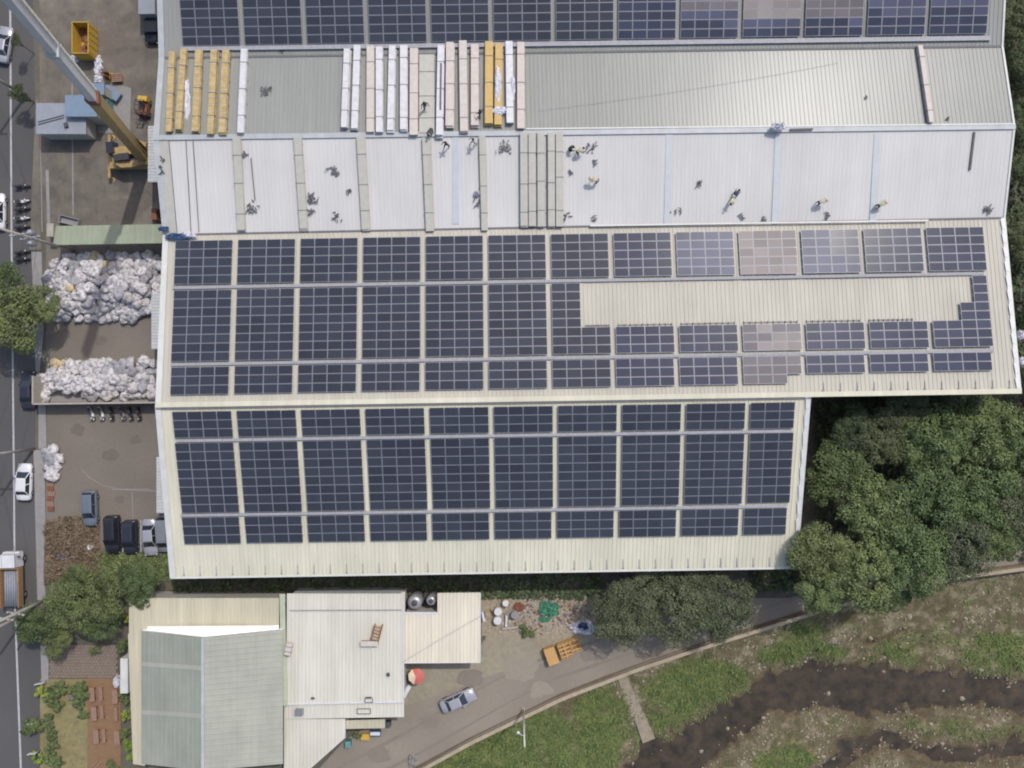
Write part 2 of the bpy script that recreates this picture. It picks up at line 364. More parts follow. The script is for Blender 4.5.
def solar(plane,x0,y0,x1,y1,xb,yb,nc,nr,label,group,skip=lambda c,r:False,pm=lambda c,r:'pv',lift=.28,tilt=0):
    p0=plane.on(x0,y0,lift); p1=plane.on(x1,y1,lift); pb=plane.on(xb,yb,lift)
    ex=(p1-p0).normalized(); n=plane.n; n=(n-ex*n.dot(ex)).normalized(); ey=n.cross(ex)   # ey points up the picture
    w=round((p1-p0).length/nc,2); h=round(-(pb-p0).dot(ey)/nr,3)
    M3=Matrix((ex,ey,n)).transposed()
    e=empty('solar_array',p0,0,label,'solar array',group)
    e.rotation_euler=(M3 @ Matrix.Rotation(rad(RR.uniform(-.35,.35)+tilt),3,'X') @ Matrix.Rotation(rad(RR.uniform(-.3,.3)),3,'Y')).to_euler()
    me=panel_mesh(w,h)
    for r in range(nr):
        for c in range(nc):
            if skip(c,r): continue
            o=link(me,'solar_panel',e,(c*w,-r*h,0))
            k=pm(c,r)
            if k!='pv' or True:
                o.material_slots[0].link='OBJECT'; o.material_slots[0].material=M[k]
    W=w*nc; 
    for yy in ([-.25*h-r*h for r in range(nr)]):
        r=int(-yy/h); cs=[c for c in range(nc) if not skip(c,r)]
        if not cs: continue
        mb=MB(); mb.box(((min(cs)*w+(max(cs)+1)*w)/2,yy,-.05),((max(cs)-min(cs)+1)*w+.1,.05,.06)); mb.build('mounting_rail',M['alu'],e)
    for c in range(nc):
        if skip(c,nr-1): continue
        mb=MB(); mb.box((c*w+w/2,-nr*h+.3,-.16),(.06,.06,.2)); mb.build('mounting_foot',M['alu'],e)
    return e
# upper-mid roof (U) : 13 groups
for g in range(13):
    t=g/12
    xt=175.5+62.5*g; yt=240.8-13.2*t
    name='%s array from the left'%ORD[g]
    A=('pvblue' if g>=7 else 'pv')
    pmA=(lambda c,r:'pvrefl') if g==9 else ((lambda c,r:'pvfaintrefl' if (c+r*.3+RR.random()*1.4)>1.2 else 'pvblue') if g==8 else ((lambda c,r:'pvfaintrefl' if (c-r*.3+RR.random())<2.0 else 'pvblue') if g==10 else (lambda c,r,A=A:A)))  # painted glint fills one array and fades into its neighbours
    yslope=13.2/807*57.5
    solar(PU,xt,yt,xt+57.5,yt-yslope,xt-2+.5*t*3,yt+43.8,4,5,'%s in the top band of the middle cream roof'%name,'solar arrays on the middle cream roof',pm=pmA)
    # band B
    xB=173.9+62.85*g; yB=290.4-14.2*t
    if g<6:   sk=lambda c,r:False
    elif g==6: sk=lambda c,r:(c>=2 and r<5)
    elif g<12: sk=lambda c,r:r<5
    else: sk=lambda c,r:(r<5 and c<2) or (r<3 and c==2)
    pmB=(lambda c,r:'pvrefl' if RR.random()<.45 else 'pvrefl2') if g==9 else (lambda c,r,A=A:A)
    desc=('eight-row' if g<6 else 'L-shaped' if g==6 else 'stepped' if g==12 else 'three-row')
    solar(PU,xB,yB,xB+57.9,yB-yslope,xB-2.2+t*5,yB+71.4,4,8,'%s, %s, in the second band of the middle roof'%(name,desc),'solar arrays on the middle cream roof',skip=sk,pm=pmB)
    xC=171.2+63.45*g; yC=367.2-14.4*t
    nr=3 if g<10 else 2
    sk=(lambda c,r:(c==3 and r==2)) if g==9 else (lambda c,r:False)
    pmC=(lambda c,r:'pvrefl2') if g==9 else (lambda c,r,A=A:A)
    solar(PU,xC,yC,xC+58.2,yC-yslope,xC-.7+t*1.6,yC+9.3*nr,4,nr,'%s, %s-row, in the bottom band of the middle roof'%(name,'three' if nr==3 else 'two'),'solar arrays on the middle cream roof',skip=sk,pm=pmC)
for g in range(10):
    t=g/8
    nc=4 if g<9 else 3
    for bi,(xt,pitch,yl,yr,dy,nr,lab) in enumerate(((171.9,64.3,411.6,403.6,26.4,3,'short top band'),(174.6,63.9,443.0,434.2,70.4,8,'tall middle band'),(181.6,62.5,517.4,509.4,26.8,3,'short bottom band'))):
        x=xt+pitch*g; y=yl+(yr-yl)*t; w=(pitch-5.0)*nc/4
        solar(PL,x,y,x+w,y-w*.0155,x,y+dy,nc,nr,'%s array from the left in the %s of the lower roof'%(ORD[g],lab),'solar arrays on the lower cream roof')
for g in range(13):
    x=178.7+62.8*g; t=g/12; y=46-11.5*t-74.5
    x2=x-2+1.2*t*3
    pmT=(lambda c,r:'pvrefl2' if r<6 else 'pvblue') if g in (9,10) else ((lambda c,r:'pvrefl' if r<5 else ('pvrefl2' if r==5 else 'pvblue')) if g==11 else (lambda c,r:'pvblue' if g>6 else 'pv'))
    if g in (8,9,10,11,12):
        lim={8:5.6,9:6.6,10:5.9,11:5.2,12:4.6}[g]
        pmT=lambda c,r,lim=lim,g=g: ('pvblue' if r>lim+RR.uniform(-.1,.1)+(c-1.5)*.25 else ('pvrefl' if g==9 and r<6 else ('pvrefl2' if r<lim-.6 and g in(8,9,10) else 'pvfaintrefl')))  # upper rows carry a painted cloud reflection
    solar(PT,x-1.5+t*3,y,x-1.5+t*3+58.4,y-.8,x,y+74.5,4,8,'%s array from the left in the band along the top of the photo'%ORD[g],'solar arrays on the top roof',pm=pmT)
# cable trays between bands
def tray(plane,x0,y0,x1,y1,label,w=.3):
    a=plane.on(x0,y0,.2); b=plane.on(x1,y1,.2); o=(a+b)/2; e=empty('cable_tray',o,0,label,'cable tray','cable trays between the solar arrays')
    mb=MB(); mb.beam(a,b,w,.07); mb.build('tray_cover',M['tray'],e,off=o)
    mb=MB()
    n=int((b-a).length/3.47)
    for i in range(n+1):
        p=a.lerp(b,i/n); mb.box((p.x,p.y,p.z-.1),(.08,w+.1,.1))
    mb.build('tray_support',M['alu'],e,off=o)
tray(PU,173,287.9,984,273.6,'grey cable tray under the top array band of the middle cream roof')
tray(PU,171,364.7,993,350.6,'grey cable tray above the bottom array band of the middle cream roof')
tray(PL,176,440.9,792,431.0,'grey cable tray under the top array band of the lower cream roof')
tray(PL,181,515.5,786,506.1,'grey cable tray above the bottom array band of the lower cream roof')
tray(PT,181,48.6,990,38,'grey cable tray along the foot of the topmost array band',.5)
# bare rails round the empty bay
for nm,yl,yr in (('upper',282,275.5),('lower',325.6,318)):
    for g in range(6,12):
        x0=max(586,552+62.7*g-62.7*6+4)+(0 if g>6 else 0); x1=552+62.7*(g-6)+57
        if g==11: x1-=10
        t0=(x0-582)/388; t1=(x1-582)/388
        a=PU.on(x0,yl+(yr-yl)*t0,.16); b=PU.on(x1,yl+(yr-yl)*t1,.16); mb=MB(); mb.beam(a,b,.05,.05)
        n=9
        for i in range(n+1):
            p=a.lerp(b,i/n); mb.box((p.x,p.y-.1 if nm=='lower' else p.y+.12,p.z-.05),(.06,.4,.1))
        o=mb.build('mounting_rail',M['darkgap'],None,off=(a+b)/2)
        tag(o,'%s bare mounting rail from the left along the %s edge of the empty bay'%(ORD[g-6],nm),'mounting rail','bare rails around the empty bay')

# ------------------------------------------------------------------ roofing bundles
def bundle(plane,x0,y0,x1,y1,w,h,mkey,label,group,nst=3,segs=1,ragged=0):
    a=plane.on(x0,y0,.06); b=plane.on(x1,y1,.06); d=(b-a); L=d.length; d.normalize()
    n=(plane.n-d*plane.n.dot(d)).normalized(); x=n.cross(d)
    M3=Matrix((x,-d,n)).transposed(); o=a
    e=empty('roofing_bundle',o,0,label,'roofing bundle',group); e.rotation_euler=M3.to_euler()
    rr=random.Random(int(x0*7+y0))
    nl=3; 
    mb=MB()
    for k in range(nl):
        z0=.08+k*h/nl; j=rr.uniform(-.05,.05); e0=rr.uniform(-.12,.12)
        mb.box((j,-(L/2)+e0,z0+h/nl/2),(w-.03*k,L-rr.uniform(0,.3),h/nl-.015),0,0)
    mb.build('wrapped_sheets',M[mkey],e)
    mb=MB()
    for i in range(4): mb.box((0,-L*(i+.3)/3.6,.04),(w+.08,.12,.078))
    mb.build('timber_bearers',M['wood'],e)
    for i in range(nst):
        yy=-L*(i+.6+rr.uniform(-.12,.12))/(nst+.2)
        mb=MB(); mb.box((0,yy,.08+h+.005),(w+.06,.06,.03)); mb.box((-w/2-.02,yy,.08+h/2),(.03,.06,h)); mb.box((w/2+.02,yy,.08+h/2),(.03,.06,h)); mb.build('strap',M['strap'],e)
    if mkey in('yellowpack',):
        mb=MB(); yy=.3
        while yy<L-.2: mb.box((0,-yy,.08+h+.004),(w*.96,.05,.012)); yy+=.55+rr.uniform(0,.4)
        mb.build('tape_band',M['pinkpack'],e)
    return e
GB='packs of roofing laid across the grey roof slope'
BL=[(174,53,170.5,133,.72,.5,'yellowpack','yellow wrapped roofing pack nearest the left roof edge'),
(185.6,51,180,132,.72,.5,'yellowpack','dull yellow roofing pack, second from the left roof edge'),
(200.6,51,197,134,.78,.5,'yellowpack','yellow roofing pack with dark stains at its top, middle of the five yellow packs'),
(216,51,212,136,.78,.55,'yellowpack','yellow roofing pack, fourth of five beside the left roof edge'),
(228,52,224,136,.78,.55,'yellowpack','yellow roofing pack, rightmost of the five on the left'),
(246,50,242.3,135,.72,.55,'whitepack','lone long white roofing pack right of the yellow packs'),
(348,51,345,130,.72,.55,'whitepack','white roofing pack, first of the middle cluster beside the bare roof'),
(358,46,355.2,131,.78,.6,'whitepack','long white roofing pack, second of the middle cluster'),
(370.8,48,370.6,134,.88,.45,'pinkpack','beige roofing pack between white packs in the middle cluster'),
(380,49,380.2,134,.76,.55,'whitepack','white roofing pack right of the beige one in the middle cluster'),
(393,48,391,134,.76,.55,'whitepack','slightly tilted white roofing pack in the middle cluster'),
(404.5,47,404.5,133,.78,.6,'whitepack','white roofing pack left of the wide beige pack'),
(414.6,50,414.3,137,.95,.45,'pinkpack','wide beige roofing pack at the end of the left cluster'),
(441.6,48,440,139,.74,.62,'whitepack','white roofing pack with a dark slot along its top'),
(450.6,45,450,129,.9,.55,'pinkpack','pinkish roofing pack right of the slotted white pack'),
(462.8,44,464,134,.9,.6,'pinkpack','pale pink roofing pack reaching past the ridge'),
(475,47,475,128,.85,.5,'pinkpack','pale pink roofing pack left of the bright yellow pack'),
(489,44,488.7,127,.9,.6,'yellowbright','bright yellow roofing pack, undamaged'),
(499,44,498,127,.85,.5,'yellowbright','bright yellow roofing pack half covered by torn white film'),
(509,43,510,125,.82,.55,'whitepack','white roofing pack right of the bright yellow packs'),
(521,43,521,130,.82,.5,'pinkpack','beige roofing pack at the right end of the packs'),
(918,46,929.5,124,.55,.45,'pinkpack','lone slanting roofing pack on the right part of the roof')]
for i,(x0,y0,x1,y1,w,h,mk,lab) in enumerate(BL): bundle(PA,x0,y0,x1,y1,w,h,mk,lab,GB)
# dark slot on one pack / torn film on another
mb=MB(); a=PA.on(441,63,.75); b=PA.on(440.3,110,.75); mb.beam(a,b,.22,.04); tag(mb.build('steel_bar',M['strap'],None,off=a),'dark steel bar lying along the top of a white roofing pack','steel bar')
def crumple(name,c,sx,sy,sz,mk,seed,label,cat,group=None,n=14,flat=0):
    mb=MB(); vs=[]; fs=[]
    for i in range(n+1):
        for j in range(n+1):
            u=i/n*2-1; v=j/n*2-1; rr=math.hypot(u,v)
            k=max(0,1-rr**2)**.5 if rr<1 else 0
            wob=1+.35*noise.noise(Vector((u*2+seed,v*2,seed)))
            z=(k*sz*(.6+.6*noise.noise(Vector((u*3+seed,v*3,3))))+abs(noise.noise(Vector((u*6,v*6,seed))))*sz*.9*(k>0))
            vs.append((u*sx*wob,v*sy*wob,max(z,-.01)))
    for i in range(n):
        for j in range(n):
            u=(i+.5)/n*2-1; v=(j+.5)/n*2-1
            if math.hypot(u,v)<1.0+.25*noise.noise(Vector((u*3,v*3,seed*2))): 
                q=i*(n+1)+j; fs.append((q,q+n+1,q+n+2,q+1))
    mb.add(vs,fs); o=mb.build(name,M[mk]); o.location=c; return tag(o,label,cat,group)
crumple('torn_film',PA.on(498,88,.62),.35,2.3,.22,'tarp',3,'long piece of torn white film on a yellow roofing pack','plastic film')
crumple('torn_film',PA.on(499,111,.6),.8,.5,.2,'tarp',5,'loose white film at the lower end of the yellow pack','plastic film')
crumple('torn_film',PA.on(513,88,.6),.25,1.4,.2,'tarp',6,'thin torn film on the white pack right of the yellow ones','plastic film')
crumple('torn_film',PA.on(187,104,.05),.35,2.6,.2,'tarp',8,'long lilac white film between the second and third yellow packs','plastic film')
# low cream stacks on white slope
GC='narrow stacks of cream sheets on the white roof'
for i,(x0,x1,lab) in enumerate(((237,242,'first narrow cream sheet stack from the left on the white roof'),(298,304.5,'second narrow cream sheet stack from the left on the white roof'),
      (361,366.5,'third narrow cream sheet stack from the left on the white roof'),(426,430,'fourth narrow cream sheet stack from the left on the white roof'),(482,484.5,'fifth narrow cream sheet stack, just left of the five-wide stack'))):
    bundle(PB,x0,137,x1,231,.92 if i<4 else .72,.34,'creampack',lab,GC)
for i in range(5):
    x=523.8+i*8.3+(2.2 if i>2 else 0)
    bundle(PB,x,133.5,x+.3,228,.82,.42,'creampack','%s from the left in the five-wide block of cream sheet stacks'%ORD[i],'block of five cream sheet stacks')
# wide cream sheets lying flat between packs
for x0,x1,w,mk,lab in ((427,427,1.7,'creampack','flat cream sheets between the white packs'),):
    bundle(PA,x0,55,x1,133,w,.12,mk,lab,GB)

# debris on roofs
def debris(c,n,sp,mk,label,group,seed,L=.55,plane=None):
    n=int(n*1.5); rr=random.Random(seed); mb=MB(); c=Vector(c)
    for i in range(n):
        a=rr.uniform(0,6.28); p=c+Vector((rr.gauss(0,sp),rr.gauss(0,sp),0))
        if plane:
            p.z=plane.p.z-(plane.n.x*(p.x-plane.p.x)+plane.n.y*(p.y-plane.p.y))/plane.n.z+.07
        z=rr.uniform(.02,.16); l=rr.uniform(.3,1)*L
        d=Vector((math.cos(a)*l/2,math.sin(a)*l/2,0)); mb.beam(p-d+Vector((0,0,z)),p+d+Vector((0,0,z*1.2)),rr.uniform(.05,.14),.05)
    o=mb.build('offcuts',M[mk],None,off=c); return tag(o,label,'offcuts',group)
GD='small heaps of dark offcuts on the roofs'
for i,(pl,px,py,n,sp,lab) in enumerate(((PA,265,92,16,.3,'dark offcut heap on the grey roof right of the lone white pack'),(PB,334,171,18,.3,'dark offcut heap at the middle of the white bay, largest there'),
    (PB,349,191.5,5,.15,'tiny dark offcut heap beside the third cream stack'),(PB,311,200,18,.35,'dark offcut heap just right of the second cream stack'),(PB,311,212,10,.25,'dark offcuts below the heap by the second cream stack'),(PB,252,208,16,.32,'dark offcut heap right of the first cream stack'),
    (PB,242,157,10,.25,'dark offcuts at the top of the first cream stack'),(PB,338,217,7,.25,'pale scattered offcuts near the valley gutter'),(PB,592,150,9,.35,'thin dark offcuts right of the two crouching workers'),
    (PB,596,163,5,.2,'few dark offcuts above the single crouching worker'),(PB,699,184,6,.15,'small grey offcut heap left of the bending worker'),(PB,742,217,4,.1,'tiny dark offcut by the valley below the bending worker'),
    (PB,763,220,4,.1,'tiny dark offcut above the pale solar array'),(PB,827,216,7,.18,'grey offcut heap below the fourth crouching worker'),(PB,505,149,16,.45,'tangled brown offcuts left of the five-wide stack'),
    (PB,988,212,12,.3,'dark offcuts in the lower right corner of the white roof'),(PB,565,218,6,.3,'dark offcuts at the foot of the five-wide stack'),(PB,595,219,4,.12,'tiny dark offcut near the valley left of center'),
    (PB,571,175,4,.2,'small dark offcuts beneath the two crouching workers'),(PB,676,210,4,.25,'two dark specks of offcut beside the skylight strip'),(PA,866,97,3,.08,'speck of dark offcut on the shining roof'),(PA,948,119,3,.1,'speck of dark offcut right of the slanting pack'),(PA,283,52,4,.2,'small offcuts under the topmost panels'))):
    debris(pl.on(px,py,.05),n,sp,'strap' if n>9 else 'dark',lab,GD,i+40,plane=pl)
crumple('foil_sack',PB.on(477,194,.05),.38,.36,.6,'tarp',11,'shiny silver white sack by the fifth cream stack','sack')
debris(PB.on(478.5,202,.05),10,.2,'dark','dark offcuts below the silver sack',GD,90,plane=PB)
mb=MB(); a=PB.on(251,158,.08); b=PB.on(255,200,.08); mb.beam(a,b,.09,.08); tag(mb.build('steel_bar',M['strap'],None,off=a),'thin dark bar lying in the second white bay','steel bar')
mb=MB(); a=PB.on(235.5,172,.2); b=PB.on(236,193,.2); mb.beam(a,b,.14,.1); tag(mb.build('steel_bar',M['strap'],None,off=a),'short dark bar against the first cream stack','steel bar')
mb=MB(); a=PB.on(974.5,132,.12); b=PB.on(970,170,.12); mb.beam(a,b,.2,.14); tag(mb.build('steel_bar',M['strap'],None,off=a),'long dark bar lying at the right end of the white roof','steel bar')
mb=MB(); a=PA.on(790,129.5,.3); b=PA.on(813,129,.3); mb.beam(a,b,.2,.1); tag(mb.build('steel_bar',M['strap'],None,off=a),'dark bar lying along the ridge right of the lilac sheet','steel bar')
crumple('plastic_sheet',P(778,127,11.35),.85,.45,.5,'tarp',21,'lilac crumpled plastic sheet on the ridge','plastic sheet')
crumple('blue_tarp',P(178,236.5,9.85),1.5,.4,.35,'navy',23,'blue tarpaulin and rags at the left valley corner','tarpaulin')
crumple('blue_tarp',P(163.5,229,9.95),.6,.3,.3,'navy',24,'small blue rag hanging over the left roof corner','tarpaulin')
crumple('white_rag',P(189,235,9.85),.9,.35,.3,'tarp',25,'white rags next to the blue tarpaulin','rag')
for i,(px,py) in enumerate(((162.5,159.5),(160.5,167),(162,172.5))):
    debris(PB.on(px,py,.1),6,.12,'dark',['upper','middle','lowest'][i]+' dark lump on the left edge of the white roof','dark lumps on the left roof edge',i+70,.3,plane=PB)
# shadow of an overhead cable on grey roof, drawn as a thin tube
pts=[PA.on(538+i*30,111-i*3.6-(i*i)*.12,.05) for i in range(11)]
mb=MB(); mb.tube(pts,.012,5); tag(mb.build('roof_cable_or_shadow',M['tray'],None,off=pts[0]),'thin line of a cable shadow on the shining grey roof, drawn as a tube','cable')

# ------------------------------------------------------------------ people
def person_mesh(pose,seed,mats):
    J={};E=[];Rr={}
    def j(n,p,r): J[n]=Vector(p); Rr[n]=r
    if pose=='squat':
        j('pelvis',(0,-.12,.36),.15); j('spine',(0,-.02,.56),.135); j('chest',(0,.12,.76),.15); j('neck',(0,.2,.87),.06); j('head',(0,.26,.97),.095); j('top',(0,.31,1.07),.075)
        L=dict(hip=(.11,-.1,.34),knee=(.2,.26,.5),ankle=(.16,.02,.1),toe=(.18,.2,.04),sh=(.19,.13,.79),el=(.27,.36,.56),wr=(.15,.52,.33),fin=(-.2,.6,-.6))
    elif pose=='bend':
        j('pelvis',(0,-.12,.88),.15); j('spine',(0,.08,1.0),.13); j('chest',(0,.3,1.08),.15); j('neck',(0,.42,1.1),.06); j('head',(0,.52,1.08),.095); j('top',(0,.62,1.06),.075)
        L=dict(hip=(.11,-.12,.86),knee=(.15,-.02,.48),ankle=(.16,-.1,.1),toe=(.18,.08,.04),sh=(.19,.3,1.07),el=(.25,.42,.82),wr=(.2,.5,.58),fin=(0,.2,-1))
    else:
        j('pelvis',(0,0,.94),.15); j('spine',(0,0,1.16),.125); j('chest',(0,0,1.36),.15); j('neck',(0,.01,1.5),.055); j('head',(0,.03,1.61),.095); j('top',(0,.02,1.72),.08)
        L=dict(hip=(.1,0,.9),knee=(.14,.06,.5),ankle=(.17,0,.1),toe=(.19,.17,.04),sh=(.19,0,1.4),el=(.33,.05,1.17),wr=(.38,.2,.98),fin=(.2,.5,-.8))
    j('nose',J['head']+ (J['top']-J['head']).cross(Vector((1,0,0))).normalized()*-.0+Vector((0,.1,-.01)),.02)
    E+=[('pelvis','spine'),('spine','chest'),('chest','neck'),('neck','head'),('head','top'),('head','nose')]
    lab={}
    for s,k in ((-1,'l'),(1,'r')):
        f=lambda n,m=1.0:(s*L[n][0],L[n][1]*(m if (n in('knee','toe','ankle') and pose=='stand') else 1),L[n][2])
        st=(0.25*s if pose=='stand' else 0)
        j('hip'+k,f('hip'),.1); q=f('knee'); j('knee'+k,(q[0],q[1]+st*.7,q[2]),.065); q=f('ankle'); j('ank'+k,(q[0],q[1]+st,q[2]),.045); q=f('toe'); j('toe'+k,(q[0],q[1]+st,q[2]),.04)
        j('sh'+k,f('sh'),.075); j('el'+k,f('el'),.05); j('wr'+k,f('wr'),.032)
        d=(Vector(f('wr'))-Vector(f('el'))).normalized(); side=Vector((s,0,0)); j('palm'+k,Vector(f('wr'))+d*.07,.035)
        E+=[('pelvis','hip'+k),('hip'+k,'knee'+k),('knee'+k,'ank'+k),('ank'+k,'toe'+k),('chest','sh'+k),('sh'+k,'el'+k),('el'+k,'wr'+k),('wr'+k,'palm'+k)]
        for i,(o,l) in enumerate(((-.03,.07),(-.01,.085),(.01,.08),(.03,.06))):
            j('f%s%d'%(k,i),J['palm'+k]+d*(.03+l*.5)+side*o,.009); j('g%s%d'%(k,i),J['palm'+k]+d*(.03+l)+side*o*1.1+Vector((0,0,-.01)),.008)
            E+=[('palm'+k,'f%s%d'%(k,i)),('f%s%d'%(k,i),'g%s%d'%(k,i))]
        j('t'+k,J['wr'+k]+d*.05-side*.055,.01); E.append(('wr'+k,'t'+k))
    names=list(J); idx={n:i for i,n in enumerate(names)}
    me=bpy.data.meshes.new('person_src'); me.from_pydata([tuple(J[n]) for n in names],[(idx[a],idx[b]) for a,b in E],[])
    ob=bpy.data.objects.new('person_src',me); col.objects.link(ob)
    sk=ob.modifiers.new('s','SKIN'); ss=ob.modifiers.new('u','SUBSURF'); ss.levels=1
    for i,n in enumerate(names): me.skin_vertices[0].data[i].radius=(Rr[n],Rr[n])
    me.skin_vertices[0].data[0].use_root=True
    dg=bpy.context.evaluated_depsgraph_get(); dg.update(); m2=bpy.data.meshes.new_from_object(ob.evaluated_get(dg)); bpy.data.objects.remove(ob)
    m2.name='person'; m2.materials.clear()
    for m in mats: m2.materials.append(m)     # 0 shirt 1 trousers 2 skin
    def kind(a,b):
        s=a+b
        if any(t in s for t in('palm','f','g','head','top','nose')) and not a.startswith('pelvis'): return 2
        if a.startswith(('wr',)): return 2
        if a.startswith(('hip','knee')) or b.startswith('hip') : return 1
        if a.startswith('ank'): return 1
        return 0
    segs=[(J[a],J[b],kind(a,b) if not (a=='spine' or a=='pelvis' and b=='spine' or a=='chest' or a.startswith(('sh','el'))) else 0) for a,b in E]
    for p in m2.polygons:
        p.use_smooth=True; c=p.center; best=None
        for a,b,k in segs:
            ab=b-a; t=max(0,min(1,(c-a).dot(ab)/max(ab.length_squared,1e-9))); d=(c-a-ab*t).length
            if best is None or d<best[0]: best=(d,k)
        p.material_index=best[1]
    return m2,J
def person(pos,rz,pose,label,shirt='shirt',trous='trousers',hat='hair',seed=0):
    m,J=person_mesh(pose,seed,[M[shirt],M[trous],M['skin']])
    e=empty('person',pos,rz,label,'person','workers on the roof'); e.scale=(1.12,1.12,1.05)
    link(m,'body',e)
    mb=MB(); c=J['head'].lerp(J['top'],.75); mb.lathe([(.115,-.04),(.12,0),(.11,.05),(.08,.1),(.02,.125)] if hat=='hair' else [(.27,-.03),(.25,.0),(.13,.05),(.10,.12),(.02,.15)],c,14); mb.build('hair' if hat=='hair' else 'hat',M[hat],e,True)
    mb=MB(); 
    for s in(-1,1): mb.box(tuple(J['head']+Vector((s*.035,.088,.02))),(.02,.012,.012))
    mb.build('eyes',M['plastic'],e)
    return e
person(PA.on(425.5,108,.16),rad(200),'stand','worker in dark clothes standing on the flat cream sheets between packs','shirtd')
person(PA.on(431.5,132.5,.1),rad(160),'bend','worker in dark clothes bending at the ridge left of the slotted white pack','shirtd')
person(PB.on(447,147,.06),rad(150),'stand','worker in dark clothes striding on the white roof below the packs','shirtd')
person(PB.on(474,144,.06),rad(120),'stand','worker in pale grey clothes walking on the white roof with long shadow','shirtw','cargrey','hair')
person(PA.on(480.5,116,.1),rad(30),'stand','worker in dark clothes standing left of the bright yellow pack','shirtd')
person(PB.on(577.5,154,.06),rad(-60),'bend','stooping worker in pale green vest, right one of the pair','shirt')
person(PB.on(569.5,150,.06),rad(-90),'squat','crouching worker in black, left one of the pair','shirtd')
person(PB.on(596,182,.06),rad(80),'bend','stooping worker in beige right of the pair of workers','shirt2','trousers','shirt2')
person(PB.on(731,201,.06),rad(150),'bend','stooping worker with black hair above the pale solar array','shirt')
person(PB.on(735,195,.06),rad(-30),'squat','crouching worker in grey close behind the black haired one','cargrey')
person(PB.on(817,204,.06),rad(-70),'bend','stooping worker in beige, second from the right','shirt2','trousers','shirt2')
person(PB.on(876,207,.06),rad(-60),'bend','stooping worker in pale green, rightmost on the roof','shirt','trousers','shirt2')

# ------------------------------------------------------------------ ground
def flat(name,pts,z,mk,kind='structure',label=None,cat=None):
    mb=MB(); mb.add([P(x,y,z) if len(t)==0 else None for (x,y,*t) in pts],[tuple(range(len(pts)))][:1]); mb_f=mb
    o=mb.build(name,M[mk])
    if o.data.polygons[0].normal.z<0: o.data.flip_normals()
    if kind: o['kind']=kind
    else: tag(o,label,cat)
    return o
WL=[(-60,1010),(120,925),(300,830),(420,767.5),(470,740),(512,719.5),(560,696.5),(605,679),(640,665.5),(700,645.5),(768,624.5),(830,605),(905,586),(960,574.5),(1024,566),(1160,545)]
wl=[P(x,y,0) for x,y in WL]
mb=MB(); far=[Vector((-500,-260,0))]+wl+[Vector((500,20,0)),Vector((500,500,0)),Vector((-500,500,0))]
mb.add(far,[tuple(range(len(far)))]); g=mb.build('ground',M['ground']); g['kind']='structure'
flat('road',[(-300,-400),(28,-400),(33,0),(36,150),(38,300),(35,450),(36,576),(42,640),(43,768),(50,1100),(-300,1100)],.004,'asphalt')
flat('yard',[(38,-400),(230,-400),(230,235),(46,235),(40,180)],.006,'yardtop')
flat('yard',[(46,235),(230,235),(230,552),(170,556),(100,560),(46,560)],.006,'yard')
flat('yard_stain',[(103,80),(131,88),(130,133),(98,133),(96,90)],.010,'walk')
# pavement with kerb
def raised(name,pts,h,mk,kind='structure',z0=0):
    mb=MB(); n=len(pts); t=[P(x,y,z0) for x,y in pts]; t2=[Vector((p.x,p.y,z0+h)) for p in t]
    mb.add(t+t2,[tuple(range(n,2*n))]+[(i,(i+1)%n,n+(i+1)%n,n+i) for i in range(n)]); o=mb.build(name,M[mk]); bm=bmesh.new(); bm.from_mesh(o.data); bmesh.ops.recalc_face_normals(bm,faces=bm.faces); bm.to_mesh(o.data); bm.free()
    if kind: o['kind']=kind
    return o
raised('pavement',[(34,450),(45,450),(46,520),(44,576),(47,600),(38,600)],.13,'walk')
raised('pavement',[(39,404),(46,404),(47,449),(39,449)],.12,'walk')
raised('pavement',[(36,100),(39,100),(42,250),(30,250)],.1,'yardtop')
raised('pavement',[(32,252),(42,252),(44,330),(40,372),(36,372)],.11,'walk')
raised('pavement',[(41,645),(49,645),(49,682),(42,682)],.12,'walk')
flat('road_marking',[(8.6,-100),(10.6,-100),(12.4,240),(15,500),(15.6,600),(21.8,768),(24.5,900),(22.5,900),(19.8,768),(13.8,600),(13.2,500),(10.6,240)],.009,'paint')
for (x0,y0,x1,y1,w) in ((72,70,73,215,1.2),(47,170,49,232,3),(40,150,42,232,1.6),(112,489,156,491,1),(132,492,133,520,.8)):
    flat('ground_marking',[(x0-w/2,y0),(x0+w/2,y0),(x1+w/2,y1),(x1-w/2,y1)] if abs(y1-y0)>abs(x1-x0) else [(x0,y0-w/2),(x1,y1-w/2),(x1,y1+w/2),(x0,y0+w/2)],.012,'walk' if w!=1 else 'walk')
for x in (122.5,140.5,158): flat('bay_marking',[(x-.4,520),(x+.4,520),(x+.9,553),(x-.1,553)],.013,'paint')
flat('lane',[(-40,1000),(120,905),(250,830),(300,790),(345,740),(372,724),(400,700),(404,660),(470,662),(484,640),(560,632),(600,628),(760,585),(830,570),(1160,500)]+[(x,y-.4) for x,y in reversed(WL)],.005,'lane')
flat('lane_edge',[(404,660),(482,655),(486,636),(530,628),(590,632),(600,640),(560,660),(500,672),(440,694),(404,706)],.009,'laneworn')
flat('rubble_ground',[(481,594),(600,594),(596,632),(560,640),(524,636),(500,634),(482,636)],.013,'rubble')
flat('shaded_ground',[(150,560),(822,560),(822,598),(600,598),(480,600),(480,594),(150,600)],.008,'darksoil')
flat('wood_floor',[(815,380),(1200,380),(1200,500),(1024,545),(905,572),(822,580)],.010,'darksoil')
flat('dry_weed_ground',[(44,520),(70,516),(90,530),(102,545),(104,560),(80,580),(44,580)],.010,'drysoil')
flat('verge_ground',[(84,556),(100,548),(172,550),(176,600),(60,600)],.009,'ground')
